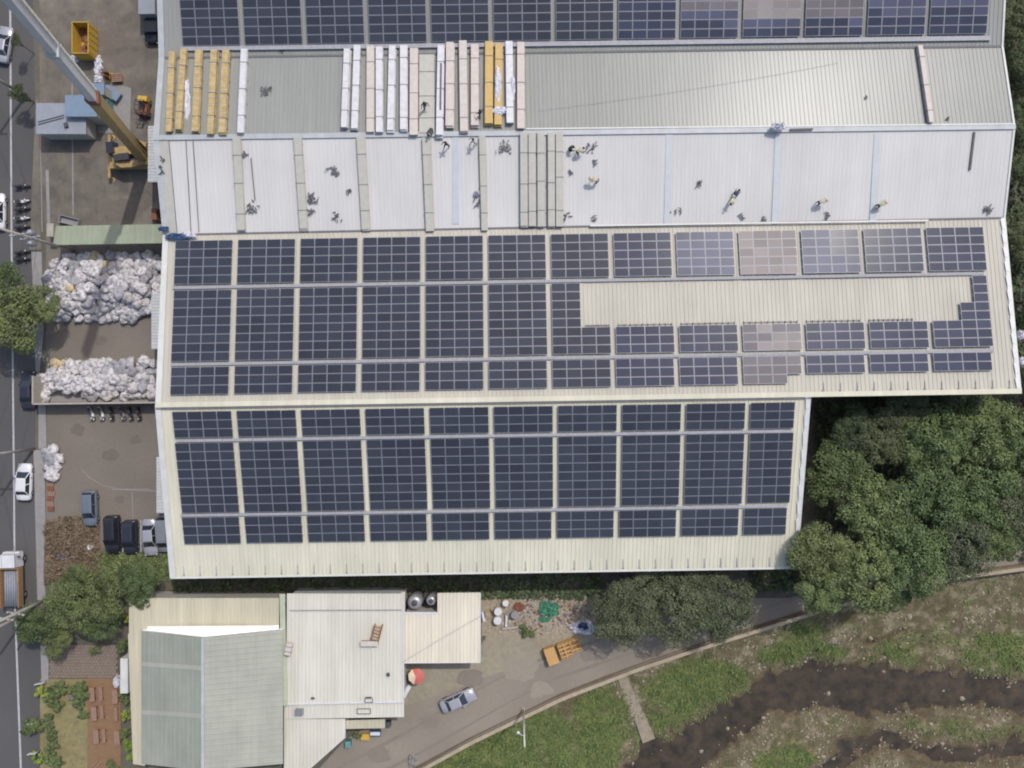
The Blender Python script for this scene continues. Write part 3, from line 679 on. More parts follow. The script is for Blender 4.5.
# paver court: individual courses
mb=MB()
for i in range(22):
    for j in range(11):
        x0=49+i*3.2+(1.6 if j%2 else 0); y0=645+j*3.0
        if x0>116: continue
        a=P(x0+.12,y0+.15); b=P(x0+3.0,y0+2.8); mb.hexa([(a.x,b.y,.0),(b.x,b.y,0),(b.x,a.y,0),(a.x,a.y,0),(a.x,b.y,.04),(b.x,b.y,.04),(b.x,a.y,.04),(a.x,a.y,.04)])
o=mb.build('paver_court',M['brick']); o['kind']='structure'
flat('paver_bed',[(48,642),(119,642),(119,679),(48,679)],.015,'darksoil')
flat('lawn',[(40,679),(119,679),(122,790),(40,790)],.012,'lawn')
# deck boards
mb=MB()
for k in range(40):
    x0=88+k*.9
    if x0>121: break
    a=P(x0,678); b=P(x0+.82,790); mb.hexa([(a.x,b.y,0.02),(b.x,b.y,.02),(b.x,a.y,.02),(a.x,a.y,.02),(a.x,b.y,.14),(b.x,b.y,.14),(b.x,a.y,.14),(a.x,a.y,.14)])
o=mb.build('deck',M['deck']); o['kind']='structure'

def strip_flat(name,pts,w,z,mk):
    mb=MB(); q=[P(x,y,z) for x,y in pts]
    L_=[];R_=[]
    for i,p in enumerate(q):
        a=q[max(0,i-1)]; b=q[min(len(q)-1,i+1)]; d=(b-a).normalized(); n=Vector((-d.y,d.x,0)); k=w*(.75+.35*math.sin(i*1.7))/2
        L_.append(p+n*k); R_.append(p-n*k)
    for i in range(len(q)-1): mb.add([L_[i],R_[i],R_[i+1],L_[i+1]],[(0,1,2,3)])
    o=mb.build(name,M[mk])
    for p in o.data.polygons:
        if p.normal.z<0: o.data.flip_normals(); break
    o['kind']='structure'
def blob_flat(name,px,py,r,z,mk,seed):
    mb=MB(); c=P(px,py,z); vs=[]
    for i in range(28):
        t=6.283*i/28; k=r*(1+.5*noise.noise(Vector((math.cos(t)*1.5+seed,math.sin(t)*1.5,seed*.7)))+.2*noise.noise(Vector((math.cos(t)*5,math.sin(t)*5,seed)))); vs.append((c.x+math.cos(t)*k,c.y+math.sin(t)*k*.7,z))
    mb.add(vs,[tuple(range(28))]); o=mb.build(name,M[mk]); o['kind']='structure'
strip_flat('road_gutter',[(x,y-1.8) for x,y in WL[2:]],.30,.016,'gutter')
for k,off in enumerate((15,38)):
    strip_flat('tyre_track',[(x-off*.35+3*math.sin(i+k),y-off+2*math.sin(i*1.3+k)) for i,(x,y) in enumerate(WL[2:12])],.4,.020+k*.002,'stain')
for k,(x,y,r,m_) in enumerate(((470,680,1.6,'stain'),(520,668,2.0,'stainlight'),(430,722,1.2,'stain'),(590,655,1.1,'stain'),(540,690,1.4,'stainlight'),(380,755,1.3,'stain'))): blob_flat('lane_stain',x,y,r,.030+k*.001,m_,k+1)
for k,(x,y,r,m_) in enumerate(((110,455,1.6,'yardstain'),(85,470,1.0,'walk'),(135,440,1.1,'yardstain'),(78,430,1.3,'yardstain'),(120,500,.9,'yardstain'),(100,340,1.2,'yardstain'),(135,350,.9,'walk'))): blob_flat('yard_patch',x,y,r*.7,.020+k*.001,m_,k+20) if m_!='walk' else None
for k,(x,y,r) in enumerate(((120,210,2.2),(90,150,1.4),(60,60,1.6),(110,40,1.8),(125,60,1.5),(140,200,1.4))): blob_flat('yard_patch',x,y,r,.020+k*.001,'yardstain',k+40)
for k,(a,b) in enumerate((((60,180),(64,235)),((92,165),(96,225)),((52,100),(56,160)),((112,10),(116,70)))): strip_flat('tyre_track',[(a[0]+(b[0]-a[0])*t/4+math.sin(t+k),a[1]+(b[1]-a[1])*t/4) for t in range(5)],.4,.028+k*.001,'yardstain')
strip_flat('tyre_track',[(82,470),(90,478),(104,486),(122,489),(150,489)],.10,.028,'stainlight')
# ------------------------------------------------------------------ retaining wall + river terrain
mb=MB()
for a,b in zip(wl,wl[1:]):
    d=(b-a).normalized(); n=Vector((-d.y,d.x,0))
    q=[a+n*.0,b+n*.0,b-n*.42,a-n*.42]
    mb.hexa([Vector((p.x,p.y,-5)) for p in q]+[Vector((p.x,p.y,.55)) for p in q])
o=mb.build('retaining_wall',M['concretebrown']); tag(o,'long weathered concrete flood wall between the lane and the river bank','wall')
mb=MB()
for a,b in zip(wl,wl[1:]):
    d=(b-a).normalized(); n=Vector((-d.y,d.x,0)); a2=a-n*.45; b2=b-n*.45
    mb.hexa([Vector((p.x,p.y,-5)) for p in (a2,b2,b2-n*.5,a2-n*.5)]+[Vector((p.x,p.y,-.9)) for p in (a2,b2,b2-n*.5,a2-n*.5)])
wf=mb.build('footing',M['wallbrown'],o)
def seg_d(p,a,b):
    ab=(b[0]-a[0],b[1]-a[1]); L=ab[0]**2+ab[1]**2; t=max(0,min(1,((p[0]-a[0])*ab[0]+(p[1]-a[1])*ab[1])/L)); q=(a[0]+ab[0]*t,a[1]+ab[1]*t)
    return math.hypot(p[0]-q[0],p[1]-q[1]),t
def chain(p,ch):
    best=1e9
    for a,b in zip(ch,ch[1:]):
        d,t=seg_d(p,a,b); v=d-(a[2]+(b[2]-a[2])*t)
        if v<best: best=v
    return best
S1=[(600,830,24),(650,782,22),(692,752,19),(732,722,16),(775,694,17),(820,686,19),(870,690,24),(915,693,15),(970,690,14),(1040,702,17),(1180,720,18)]
S2=[(800,810,14),(845,752,8),(885,737,6),(920,752,7),(970,757,7),(1040,746,9),(1180,750,9)]
S3=[(650,746,9),(656,800,11)]
S4=[(842,650,1.5),(870,641,2.5),(905,628,2)]
PATH=[(622,676,5),(634,705,5.5),(648,740,6.5)]
GR=[(520,752,110,48,1),(600,722,36,42,.9),(700,690,58,36,1),(662,735,34,30,.9),(800,652,48,14,.9),(1000,655,42,26,.85),(892,655,34,20,.6),(785,762,32,16,.9),(945,728,60,16,.45),(800,636,30,18,.8),(1005,735,40,10,.6),(430,770,60,30,1),(940,640,40,25,.4),(560,800,200,40,.9)]
def fbm(x,y,s,o=4): return noise.fractal(Vector((x*s,y*s,s*13.1)),1.0,2.0,o)
def wall_d(x,y):
    best=1e9; sg=1
    for a,b in zip(wl,wl[1:]):
        d,t=seg_d((x,y),(a.x,a.y),(b.x,b.y))
        if d<best:
            best=d; cr=(b.x-a.x)*(y-a.y)-(b.y-a.y)*(x-a.x); sg=-1 if cr>0 else 1
    return best*sg      # positive south of the wall
def terr(x,y):
    k=810/103.0; px=512+x*k; py=384-y*k
    w=fbm(x,y,.2)*6+fbm(x,y,.8,4)*6
    d=wall_d(x,y)
    z=-1.3-1.5*min(max(d/9,0),1)+.22*fbm(x,y,.35)+.09*fbm(x,y,1.6,3)
    s1=chain((px,py),S1)+w; s2=chain((px,py),S2)+w*.8; s3=chain((px,py),S3)+w*.3; s4=chain((px,py),S4)+w*.3
    sp=chain((px,py),PATH)+w*.12
    mm=max(0,min(1,-(min(s1,s2+1)-7)/12+.5)); m1=max(0,min(1,-s1/5+.5)); m2=max(0,min(1,-s2/4+.5)); m3=max(0,min(1,-s3/3+.5)); m4=max(0,min(1,-s4/2+.5))
    near=max(0,min(1,1-min(s1,s2,s3)/28))
    z=z*(1-near)+(-3.15+.12*fbm(x,y,.8,3))*near
    z-= .6*max(m1,m3)-.22*max(0,fbm(x,y,1.3,4))*max(m1,m3)*2+ .25*m2+.3*m4
    gsum=0
    for (gx,gy,rx,ry,wt) in GR:
        e=((px-gx)/rx)**2+((py-gy)/ry)**2
        gsum=max(gsum,wt*max(0,min(1,1.7-1.25*e)))
    nz=.5+.9*fbm(x,y,.45,5)
    g=max(0,min(1,(gsum*1.5-.75+nz*.75)))*(gsum>0)
    g=max(g,max(0,min(.6,nz-.6)))
    g*= (1-max(m1,m2,m3))
    pth=max(0,min(1,-sp/2+.5))
    return z,g*(1-mm*.8),max(m1,m3),max(m2,m4*.8,mm*.75),pth,(px,py),near
X0,X1,Y0,Y1,st=-22,92,-72,-14,.3
nx=int((X1-X0)/st); ny=int((Y1-Y0)/st); vs=[];cols=[];rowsinfo={}
cg=Vector(S(82,95,54)[:3]); cg2=Vector(S(114,120,72)[:3]); cs=Vector(S(112,102,84)[:3]); cs2=Vector(S(144,134,114)[:3]); cm=Vector(S(56,51,45)[:3]); cm2=Vector(S(84,71,56)[:3]); cp=Vector(S(152,144,130)[:3]); csd=Vector(S(88,79,63)[:3])
for j in range(ny+1):
    for i in range(nx+1):
        x=X0+i*st; y=Y0+j*st
        if wall_d(x,y)<-2: vs.append((x,y,-1.5)); cols.append((.1,.1,.08,1)); continue
        z,g,m1,m2,pt,pp,near=terr(x,y)
        t=max(0,min(1,.5+fbm(x,y,1.1,4))); t2=max(0,min(1,.5+.8*fbm(x,y,.3,4)))
        c=csd.lerp(cs,t2).lerp(cs2,max(0,t-.55)*1.6)
        gg=cg.lerp(cg2,t*.8)
        c=c.lerp(gg,g*.85+.12); c=c.lerp(cm2,min(1,m2*1.05)); c=c.lerp(cm,m1); c=c.lerp(cp,pt*(1-m1))
        if near>.5 and m1<.5: c=c.lerp(cs*.8,.3)
        vs.append((x,y,z)); cols.append((*c,1)); 
        if i%2==0 and j%2==0: rowsinfo[(i,j)]=(x,y,z,g,m1,m2,pt)
me=bpy.data.meshes.new('river_bank'); W=nx+1
fs=[(j*W+i,j*W+i+1,(j+1)*W+i+1,(j+1)*W+i) for j in range(ny) for i in range(nx)]
me.from_pydata(vs,[],fs); ca=me.color_attributes.new('Col','FLOAT_COLOR','POINT')
ca.data.foreach_set('color',[c for cc in cols for c in cc])
for p in me.polygons: p.use_smooth=True
mt=bpy.data.materials.new('river_bank_soil_and_grass'); mt.use_nodes=True; N=mt.node_tree.nodes; L=mt.node_tree.links
b=N['Principled BSDF']; b.inputs['Roughness'].default_value=.95; b.inputs['Specular IOR Level'].default_value=.2
at=N.new('ShaderNodeAttribute'); at.attribute_name='Col'; ge=N.new('ShaderNodeNewGeometry')
n1=N.new('ShaderNodeTexNoise'); n1.inputs['Scale'].default_value=3.2; n1.inputs['Detail'].default_value=6; n1.inputs['Roughness'].default_value=.7; L.new(ge.outputs['Position'],n1.inputs['Vector'])
mr=N.new('ShaderNodeMapRange'); mr.inputs[1].default_value=.3; mr.inputs[2].default_value=.7; mr.inputs[3].default_value=.62; mr.inputs[4].default_value=1.35; L.new(n1.outputs['Fac'],mr.inputs[0])
vm=N.new('ShaderNodeVectorMath'); vm.operation='SCALE'; L.new(at.outputs['Color'],vm.inputs[0]); L.new(mr.outputs[0],vm.inputs['Scale']); L.new(vm.outputs[0],b.inputs['Base Color'])
bp=N.new('ShaderNodeBump'); bp.inputs['Distance'].default_value=.12; L.new(n1.outputs['Fac'],bp.inputs['Height']); L.new(bp.outputs[0],b.inputs['Normal'])
me.materials.append(mt); o=bpy.data.objects.new('river_bank',me); col.objects.link(o); o['kind']='structure'
mb=MB(); pp=[P(x,y,z) for x,y,z in ((620,672,-1.15),(626,688,-1.6),(634,705,-2.2),(642,723,-2.65),(649,741,-2.95))]
for a_,b_,wa,wb in zip(pp,pp[1:],(.55,.6,.66,.74),(.6,.66,.74,.85)):
    d=(b_-a_).normalized(); n=Vector((-d.y,d.x,0)).normalized(); up=Vector((0,0,.12))
    mb.hexa([a_-n*wa-up*4,a_+n*wa-up*4,b_+n*wb-up*4,b_-n*wb-up*4,a_-n*wa,a_+n*wa,b_+n*wb,b_-n*wb])
o=mb.build('outfall_channel',M['wallbrown']); tag(o,'pale concrete outfall strip running from the flood wall down to the stream','outfall')
# far plain and water
mb=MB(); mb.add([(-500,-500,-3.9),(500,-500,-3.9),(500,40,-3.9),(-500,-150,-3.9)],[(0,1,2,3)]); o=mb.build('river_plain',M['ground']); o['kind']='structure'
mb=MB(); mb.add([P(560,900,-3.325),P(560,720,-3.325),P(730,640,-3.325),P(1240,640,-3.325),P(1240,900,-3.325)],[(4,3,2,1,0)]); o=mb.build('stream_water',M['water']); o['kind']='structure'
# stones
rr=random.Random(5); mb=MB(); keys=list(rowsinfo.values()); cand=[k for k in keys if k[0]<70 and k[1]>-56]
ic=[(0,0,1),(.9,0,.1),(.28,.85,.1),(-.72,.5,.1),(-.72,-.5,.1),(.28,-.85,.1),(0,0,-.6)]
icf=[(0,1,2),(0,2,3),(0,3,4),(0,4,5),(0,5,1),(6,2,1),(6,3,2),(6,4,3),(6,5,4),(6,1,5)]
def stone(mb,x,y,z,s,m=0):
    a=rr.uniform(0,6.28); ca,sa=math.cos(a),math.sin(a); sx,sy,sz=s*rr.uniform(.7,1.3),s*rr.uniform(.6,1),s*rr.uniform(.35,.7); vv=[]
    for (u,v,w) in ic:
        u*=sx*rr.uniform(.8,1.2); v*=sy*rr.uniform(.8,1.2); vv.append((x+u*ca-v*sa,y+u*sa+v*ca,z+w*sz))
    mb.add(vv,icf,m)
cnt=0
while cnt<4600:
    k=rr.choice(cand); wgt=(1-k[3])**2*(.5 if k[4]>.5 else 1)
    ns=fbm(k[0],k[1],.3,3)
    if rr.random()>wgt*max(.04,.3+1.9*ns)*(.6 if (k[4]>.5 and k[0]>44) else 1): continue
    if wall_d(k[0],k[1])<1: continue
    s=rr.choice((.05,.07,.09,.11,.16)) if rr.random()<.93 else rr.uniform(.18,.32)
    z=k[2]; 
    if k[4]>.5: z=max(z,-3.45)
    stone(mb,k[0]+rr.uniform(-.3,.3),k[1]+rr.uniform(-.3,.3),z+.03,s); cnt+=1
o=mb.build('river_stones',M['stone']); o['kind']='stuff'; tag(o,'scattered pale stones and cobbles on the river bed','stones')
for i,(px,py,s,lab) in enumerate(((963,699,.5,'large flat pale boulder in the right reach of the stream'),(905,614,.4,'pale boulder on the upper bank below the trees'),(867,636,.55,'pale boulder left end of the small dry channel'),(829,694,.4,'long pale boulder in the left part of the stream'),(884,672,.4,'pale boulder at the edge of the dark pool'),(845,669,.3,'small pale boulder on the stream edge left of the pool'),(728,729,.35,'pale boulder where the stream bends'))):
    q=P(px,py,-3.2); x,y=q.x,q.y; z=max(terr(x,y)[0],-3.45)
    m2=MB(); stone(m2,x,y,z+.08,s); b=m2.build('boulder',M['stone'],None,off=Vector((x,y,z))); tag(b,lab,'boulder','boulders along the stream')
# grass tufts on the bank
mb=MB(); cnt=0
while cnt<16000:
    k=rr.choice(cand)
    if rr.random()>k[3]**1.3 or wall_d(k[0],k[1])<1.1 or k[4]>.3: continue
    x=k[0]+rr.uniform(-.3,.3); y=k[1]+rr.uniform(-.3,.3); z=k[2]; a=rr.uniform(0,6.28); l=rr.uniform(.12,.38); w=rr.uniform(.04,.10)
    d=Vector((math.cos(a),math.sin(a),0)); n=Vector((-d.y,d.x,0)); p=Vector((x,y,z-.03))
    mb.add([p-n*w,p+n*w,p+d*l+n*w*.4+Vector((0,0,l*.8)),p+d*l-n*w*.4+Vector((0,0,l*.8))],[(0,1,2,3)]); cnt+=1
o=mb.build('bank_grass',M['grass']); tag(o,'green grass and weeds growing on the river bank','grass',kind='stuff')

# ------------------------------------------------------------------ foliage
def crown_mesh(name,seed,rx,ry,rz,lobes,leaves,ls,mk,flat=.0):
    rr=random.Random(seed); mb=MB(); LB=[]
    for i in range(lobes):
        a=rr.uniform(0,6.283); q=math.sqrt(rr.random())*.82; u=q*math.cos(a); v=q*math.sin(a)
        zt=math.sqrt(max(0,1-q*q)); w=zt*rr.uniform(.35,1.0)-.1
        LB.append((Vector((u*rx,v*ry,w*rz)),rr.uniform(.11,.27)*rx))
    tot=sum(r*r for _,r in LB)
    for c,r in LB:
        n=int(leaves*r*r/tot)
        for k in range(n):
            z=rr.uniform(-.25,1); a=rr.uniform(0,6.283); s=math.sqrt(1-z*z)
            d=Vector((s*math.cos(a),s*math.sin(a),z)); rad_=r*(1+.22*noise.noise(d*2.3+c))*rr.uniform(.82,1.08)
            p=c+Vector((d.x*rad_,d.y*rad_,d.z*rad_*.8))
            nn=(d+Vector((rr.uniform(-.7,.7),rr.uniform(-.7,.7),rr.uniform(-.3,.7)))).normalized()
            t=nn.cross(Vector((rr.uniform(-1,1),rr.uniform(-1,1),rr.uniform(-1,1)))).normalized(); b=nn.cross(t); l=ls*rr.uniform(.6,1.3)
            mb.add([p-t*l*.5,p-b*l*.28,p+t*l*.5,p+b*l*.28],[(0,1,2,3)])
    me=bpy.data.meshes.new(name); me.from_pydata([tuple(v) for v in mb.v],[],mb.f); me.materials.append(M[mk]); return me
def trunk_mesh(seed,h,r,spread):
    rr=random.Random(seed); mb=MB(); top=Vector((rr.uniform(-.2,.2),rr.uniform(-.2,.2),h*.55)); mb.cyl((0,0,0),top,r,r*.7,8)
    for i in range(6):
        a=6.283*i/6+rr.uniform(-.4,.4); e=Vector((math.cos(a)*spread*.6,math.sin(a)*spread*.6,h*rr.uniform(.75,1.0))); m=top.lerp(e,.5)+Vector((0,0,.3)); mb.cyl(top-Vector((0,0,.1)),m,r*.5,r*.3,6); mb.cyl(m,e,r*.3,r*.08,6)
    me=bpy.data.meshes.new('trunk'); me.from_pydata([tuple(v) for v in mb.v],[],mb.f); me.materials.append(M['bark']); return me
TRK=[trunk_mesh(i,5.0,.22,3) for i in range(3)]
CR={}
for i in range(4): CR['leaf',i]=crown_mesh('crown',20+i,1,1,.8,70,15000,.062,'leaf')
for i in range(2): CR['leafgrey',i]=crown_mesh('crown',50+i,1,1,.7,80,14000,.055,'leafgrey')
for i in range(3): CR['leafmid',i]=crown_mesh('crown',70+i,1,1,.6,65,12500,.062,'leafmid')
for i in range(2): CR['shrub',i]=crown_mesh('foliage',90+i,1,1,.8,16,1800,.17,'leafmid')
for i in range(2): CR['bright',i]=crown_mesh('foliage',95+i,1,1,.8,14,1500,.19,'leafbright')
for i in range(2): CR['dark',i]=crown_mesh('crown',98+i,1,1,.7,55,12000,.062,'leafdark')
def tree(px,py,r,zc,kind,var,label,group,base='tree',sy=1):
    """px,py: crown centre in the photo at height zc"""
    c=P(px,py,zc); e=empty(base,Vector((c.x,c.y,-.0)),R.uniform(0,6.28),label,'tree' if base.endswith('tree') else 'shrub',group)
    if kind in('shrub','bright'):
        link(CR[kind,var%2],'foliage',e,(0,0,zc*.5),sc=(r,r*sy,max(r*.8,zc*.6)))
        mb=MB(); mb.cyl((0,0,0),(0,0,zc*.7),.06,.03,6); mb.build('stem',M['bark'],e)
    else:
        k=(zc)/4.4; link(TRK[var%3],'trunk',e,sc=(r/4.2,r/4.2,k)); link(CR[kind,var],'crown',e,(0,0,zc),sc=(r,r*sy,r*.85))
    return e
GF='trees of the dense wood right of the factory'
FT=[(834,474,4.3,'leafmid',0,'rounded tree hugging the lower roof corner, upper one'),(882,436,3.6,'dark',0,'dark tree in the shade right below the middle cream roof'),(930,440,4.5,'leaf',1,'tree at the top middle of the wood'),
(978,432,4.6,'leaf',2,'tree at the top right of the wood, fourth from the lower roof'),(1022,446,4.4,'leaf',3,'tree at the upper right picture edge of the wood'),(872,512,4.6,'leaf',1,'tree in the middle left of the wood'),
(925,502,4.9,'leafmid',1,'large tree at the very middle of the wood'),(978,500,4.9,'leaf',0,'large tree right of the middle of the wood'),(1022,508,4.4,'leafgrey',0,'greyish tree at the right picture edge of the wood'),
(817,552,3.8,'leafmid',2,'tree touching the lower right corner of the lower cream roof'),(858,574,4.4,'leaf',3,'tree on the lane edge, left front of the wood'),(906,558,4.6,'leaf',2,'tree on the flood wall, middle front of the wood'),
(952,548,4.4,'leafgrey',1,'greyish tree on the flood wall, right front of the wood'),(888,592,2.6,'leafmid',0,'small tree overhanging the flood wall'),(818,590,3.0,'leaf',0,'small tree leaning over the lane at the left end of the wood'),(848,428,3.0,'dark',1,'dark tree in the corner between the two cream roofs'),(905,414,3.2,'dark',0,'dark tree under the middle cream roof edge'),(955,408,3.0,'dark',1,'second dark tree under the middle cream roof edge'),(996,538,2.8,'leaf',1,'small tree above the path at the right front of the wood')]
for i,(x,y,r,k,v,lab) in enumerate(FT): tree(x,y,r,(9.0 if (x<830 and y>540) else 7.6 if y>500 and x<960 else 5.6)+R.uniform(-.8,.8),k,v,lab,GF)
GA='trees with one merged crown beside the lane'
for x,y,r,v,lab in ((622,612,4.1,0,'left tree of the olive clump over the lane'),(672,609,4.6,1,'middle tree of the olive clump over the lane'),(719,604,4.3,0,'right tree of the olive clump over the lane'),(648,592,3.6,1,'rear left tree of the olive clump, beside the eave'),(698,590,3.6,0,'rear right tree of the olive clump, beside the eave')):
    tree(x,y,r,4.6,'leafgrey',v,lab,GA)
for x,y,r,v,lab in ((14,318,4.6,0,'broad green street tree at the left picture edge'),(42,306,2.6,1,'small green tree against the bulk bags'),(8,290,3.2,2,'green tree crown at the left edge above the broad tree')):
    tree(x,y,r,5.0,'leafmid',v,lab,'street trees beside the bag heap')
for x,y,r,zc,v,lab in ((40,622,3.2,3.2,0,'tree at the road corner left of the low buildings'),(72,604,3.6,3.6,1,'broad tree in the middle of the green clump left of the low buildings'),(108,594,3.6,3.8,2,'tree right of the middle of the green clump'),(142,583,3.3,3.8,0,'tree touching the lower left factory corner'),(100,620,3.0,3,1,'low tree above the paver court'),(58,640,2.4,2.6,2,'low dark tree at the end of the pavement'),(80,580,2.4,2.6,0,'small tree below the parked black car')):
    tree(x,y,r,zc,'leafmid',v,lab,'green clump left of the low buildings',sy=.8)
GS='garden shrubs around the lawn'
for x,y,r,zc,k,v,lab in ((42,694,1.2,1.2,'bright',0,'yellowish shrub at the road side of the lawn top'),(54,690,1.4,1.4,'shrub',0,'green shrub at the top left of the lawn'),(51,704,1.3,1.3,'shrub',1,'green shrub below the top left one'),
 (64,688,1.0,1.0,'shrub',1,'small shrub beside the pavers'),(78,690,1.2,1.3,'shrub',0,'green shrub at the top left corner of the deck'),(80,701,1.3,1.3,'shrub',1,'green shrub around the white stone'),(83,716,.8,.8,'shrub',0,'small round shrub left of the second bench'),
 (48,722,1.0,1.2,'shrub',1,'narrow hedge shrub at the left lawn edge, upper'),(49,736,1.0,1.2,'shrub',0,'narrow hedge shrub at the left lawn edge, middle'),(50,749,1.0,1.2,'shrub',1,'narrow hedge shrub at the left lawn edge, lower'),(32,728,1.6,1.2,'shrub',0,'dark shrub beside the road marking'),
 (37,757,1.1,1.1,'bright',1,'bright yellow green shrub at the lower road side'),(52,762,1.4,1.2,'shrub',0,'green shrub at the bottom left of the lawn'),(127,717,1.1,1.6,'bright',0,'bright yellow green shrub against the low building, upper'),(127,752,1.4,1.6,'bright',1,'bright yellow green shrub against the low building, lower'),
 (122,700,.9,1.4,'shrub',1,'dark green shrub between bins and deck'),(124,735,.9,1.4,'shrub',0,'dark green shrub between the two yellow green ones'),(122,620,.8,2.2,'bright',1,'small yellow shrub by the cream roof corner'),(121,648,1.0,2,'shrub',0,'green shrub right of the pavers'),(94,652,.8,.8,'shrub',1,'small shrub at the top of the pavers'),(112,766,.9,1.0,'shrub',1,'green shrub at the lower end of the deck')):
    tree(x,y,r,zc,k,v,lab,GS,base='shrub')
for i,(x,y,r,k,v,lab) in enumerate(((1024,22,3.0,'dark',0,'dark tree beyond the right roof edge at the top'),(1030,60,3.4,'dark',1,'dark tree beyond the right roof end, second from the top'),(1028,120,3.0,'dark',0,'dark tree beyond the ridge of the grey roof'),(1024,175,2.6,'dark',1,'dark tree beyond the right end of the white roof'),(1030,240,3.0,'dark',0,'dark tree beyond the valley at the right edge'),(1034,300,3.0,'dark',1,'dark tree beyond the right verge of the middle cream roof'),(1040,370,3.0,'dark',0,'dark tree at the right end of the middle ridge'))):
    tree(x,y,r,3.6,k,v,lab,'dark trees beyond the right roof ends')
tree(17,92,1.2,3.5,'dark',0,'dark climbing greenery beside the upper left utility pole','roadside greenery',sy=.6)
tree(25,98,1.0,3.5,'dark',1,'dark greenery right of the upper left utility pole','roadside greenery',sy=.6)
tree(17,42,1.0,3.5,'dark',1,'dark greenery beside the crane boom','roadside greenery',sy=.6)
def scatter(name,polys,n,size,mk,label,cat,seed,h=.4):
    rr=random.Random(seed); mb=MB()
    for (x0,y0,x1,y1,w) in polys:
        for _ in range(int(n*w)):
            px=rr.uniform(x0,x1); py=rr.uniform(y0,y1)
            if abs(noise.noise(Vector((px*.05,py*.05,seed))))<rr.random()*.12: continue
            p=P(px,py,0); p.z=rr.uniform(.02,h)*(.4+abs(noise.noise(Vector((px*.08,py*.08,1)))*2)); nn=Vector((rr.uniform(-.8,.8),rr.uniform(-.8,.8),1)).normalized()
            t=nn.cross(Vector((rr.uniform(-1,1),rr.uniform(-1,1),0.1))).normalized(); b=nn.cross(t); l=size*rr.uniform(.5,1.4)
            mb.add([p-t*l*.5,p-b*l*.3,p+t*l*.5,p+b*l*.3],[(0,1,2,3)])
    o=mb.build(name,M[mk]); tag(o,label,cat,kind='stuff')
scatter('undergrowth',[(172,570,480,592,.45),(480,570,600,598,.4),(815,395,1060,470,2.2),(815,470,1060,560,1.5),(750,566,830,590,.5),(1000,-20,1060,390,2.0)],5200,.5,'leafdark','dark undergrowth in the shade around the factory','undergrowth',4,.7)
scatter('dry_weeds',[(46,522,100,572,1),(60,516,92,530,.15),(46,560,80,584,.3)],6500,.27,'leafbrown','dry brown weeds and brushwood at the corner of the yard','dry weeds',5,.55)
scatter('yard_grass',[(92,552,172,566,.7),(104,560,172,580,1),(84,562,110,580,.4)],2600,.36,'leafmid','short green grass growing below the parked cars','grass',6,.3)
scatter('lawn_grass',[(58,684,90,770,1)],1200,.2,'lawn','thin dry grass of the small lawn','grass',7,.08)

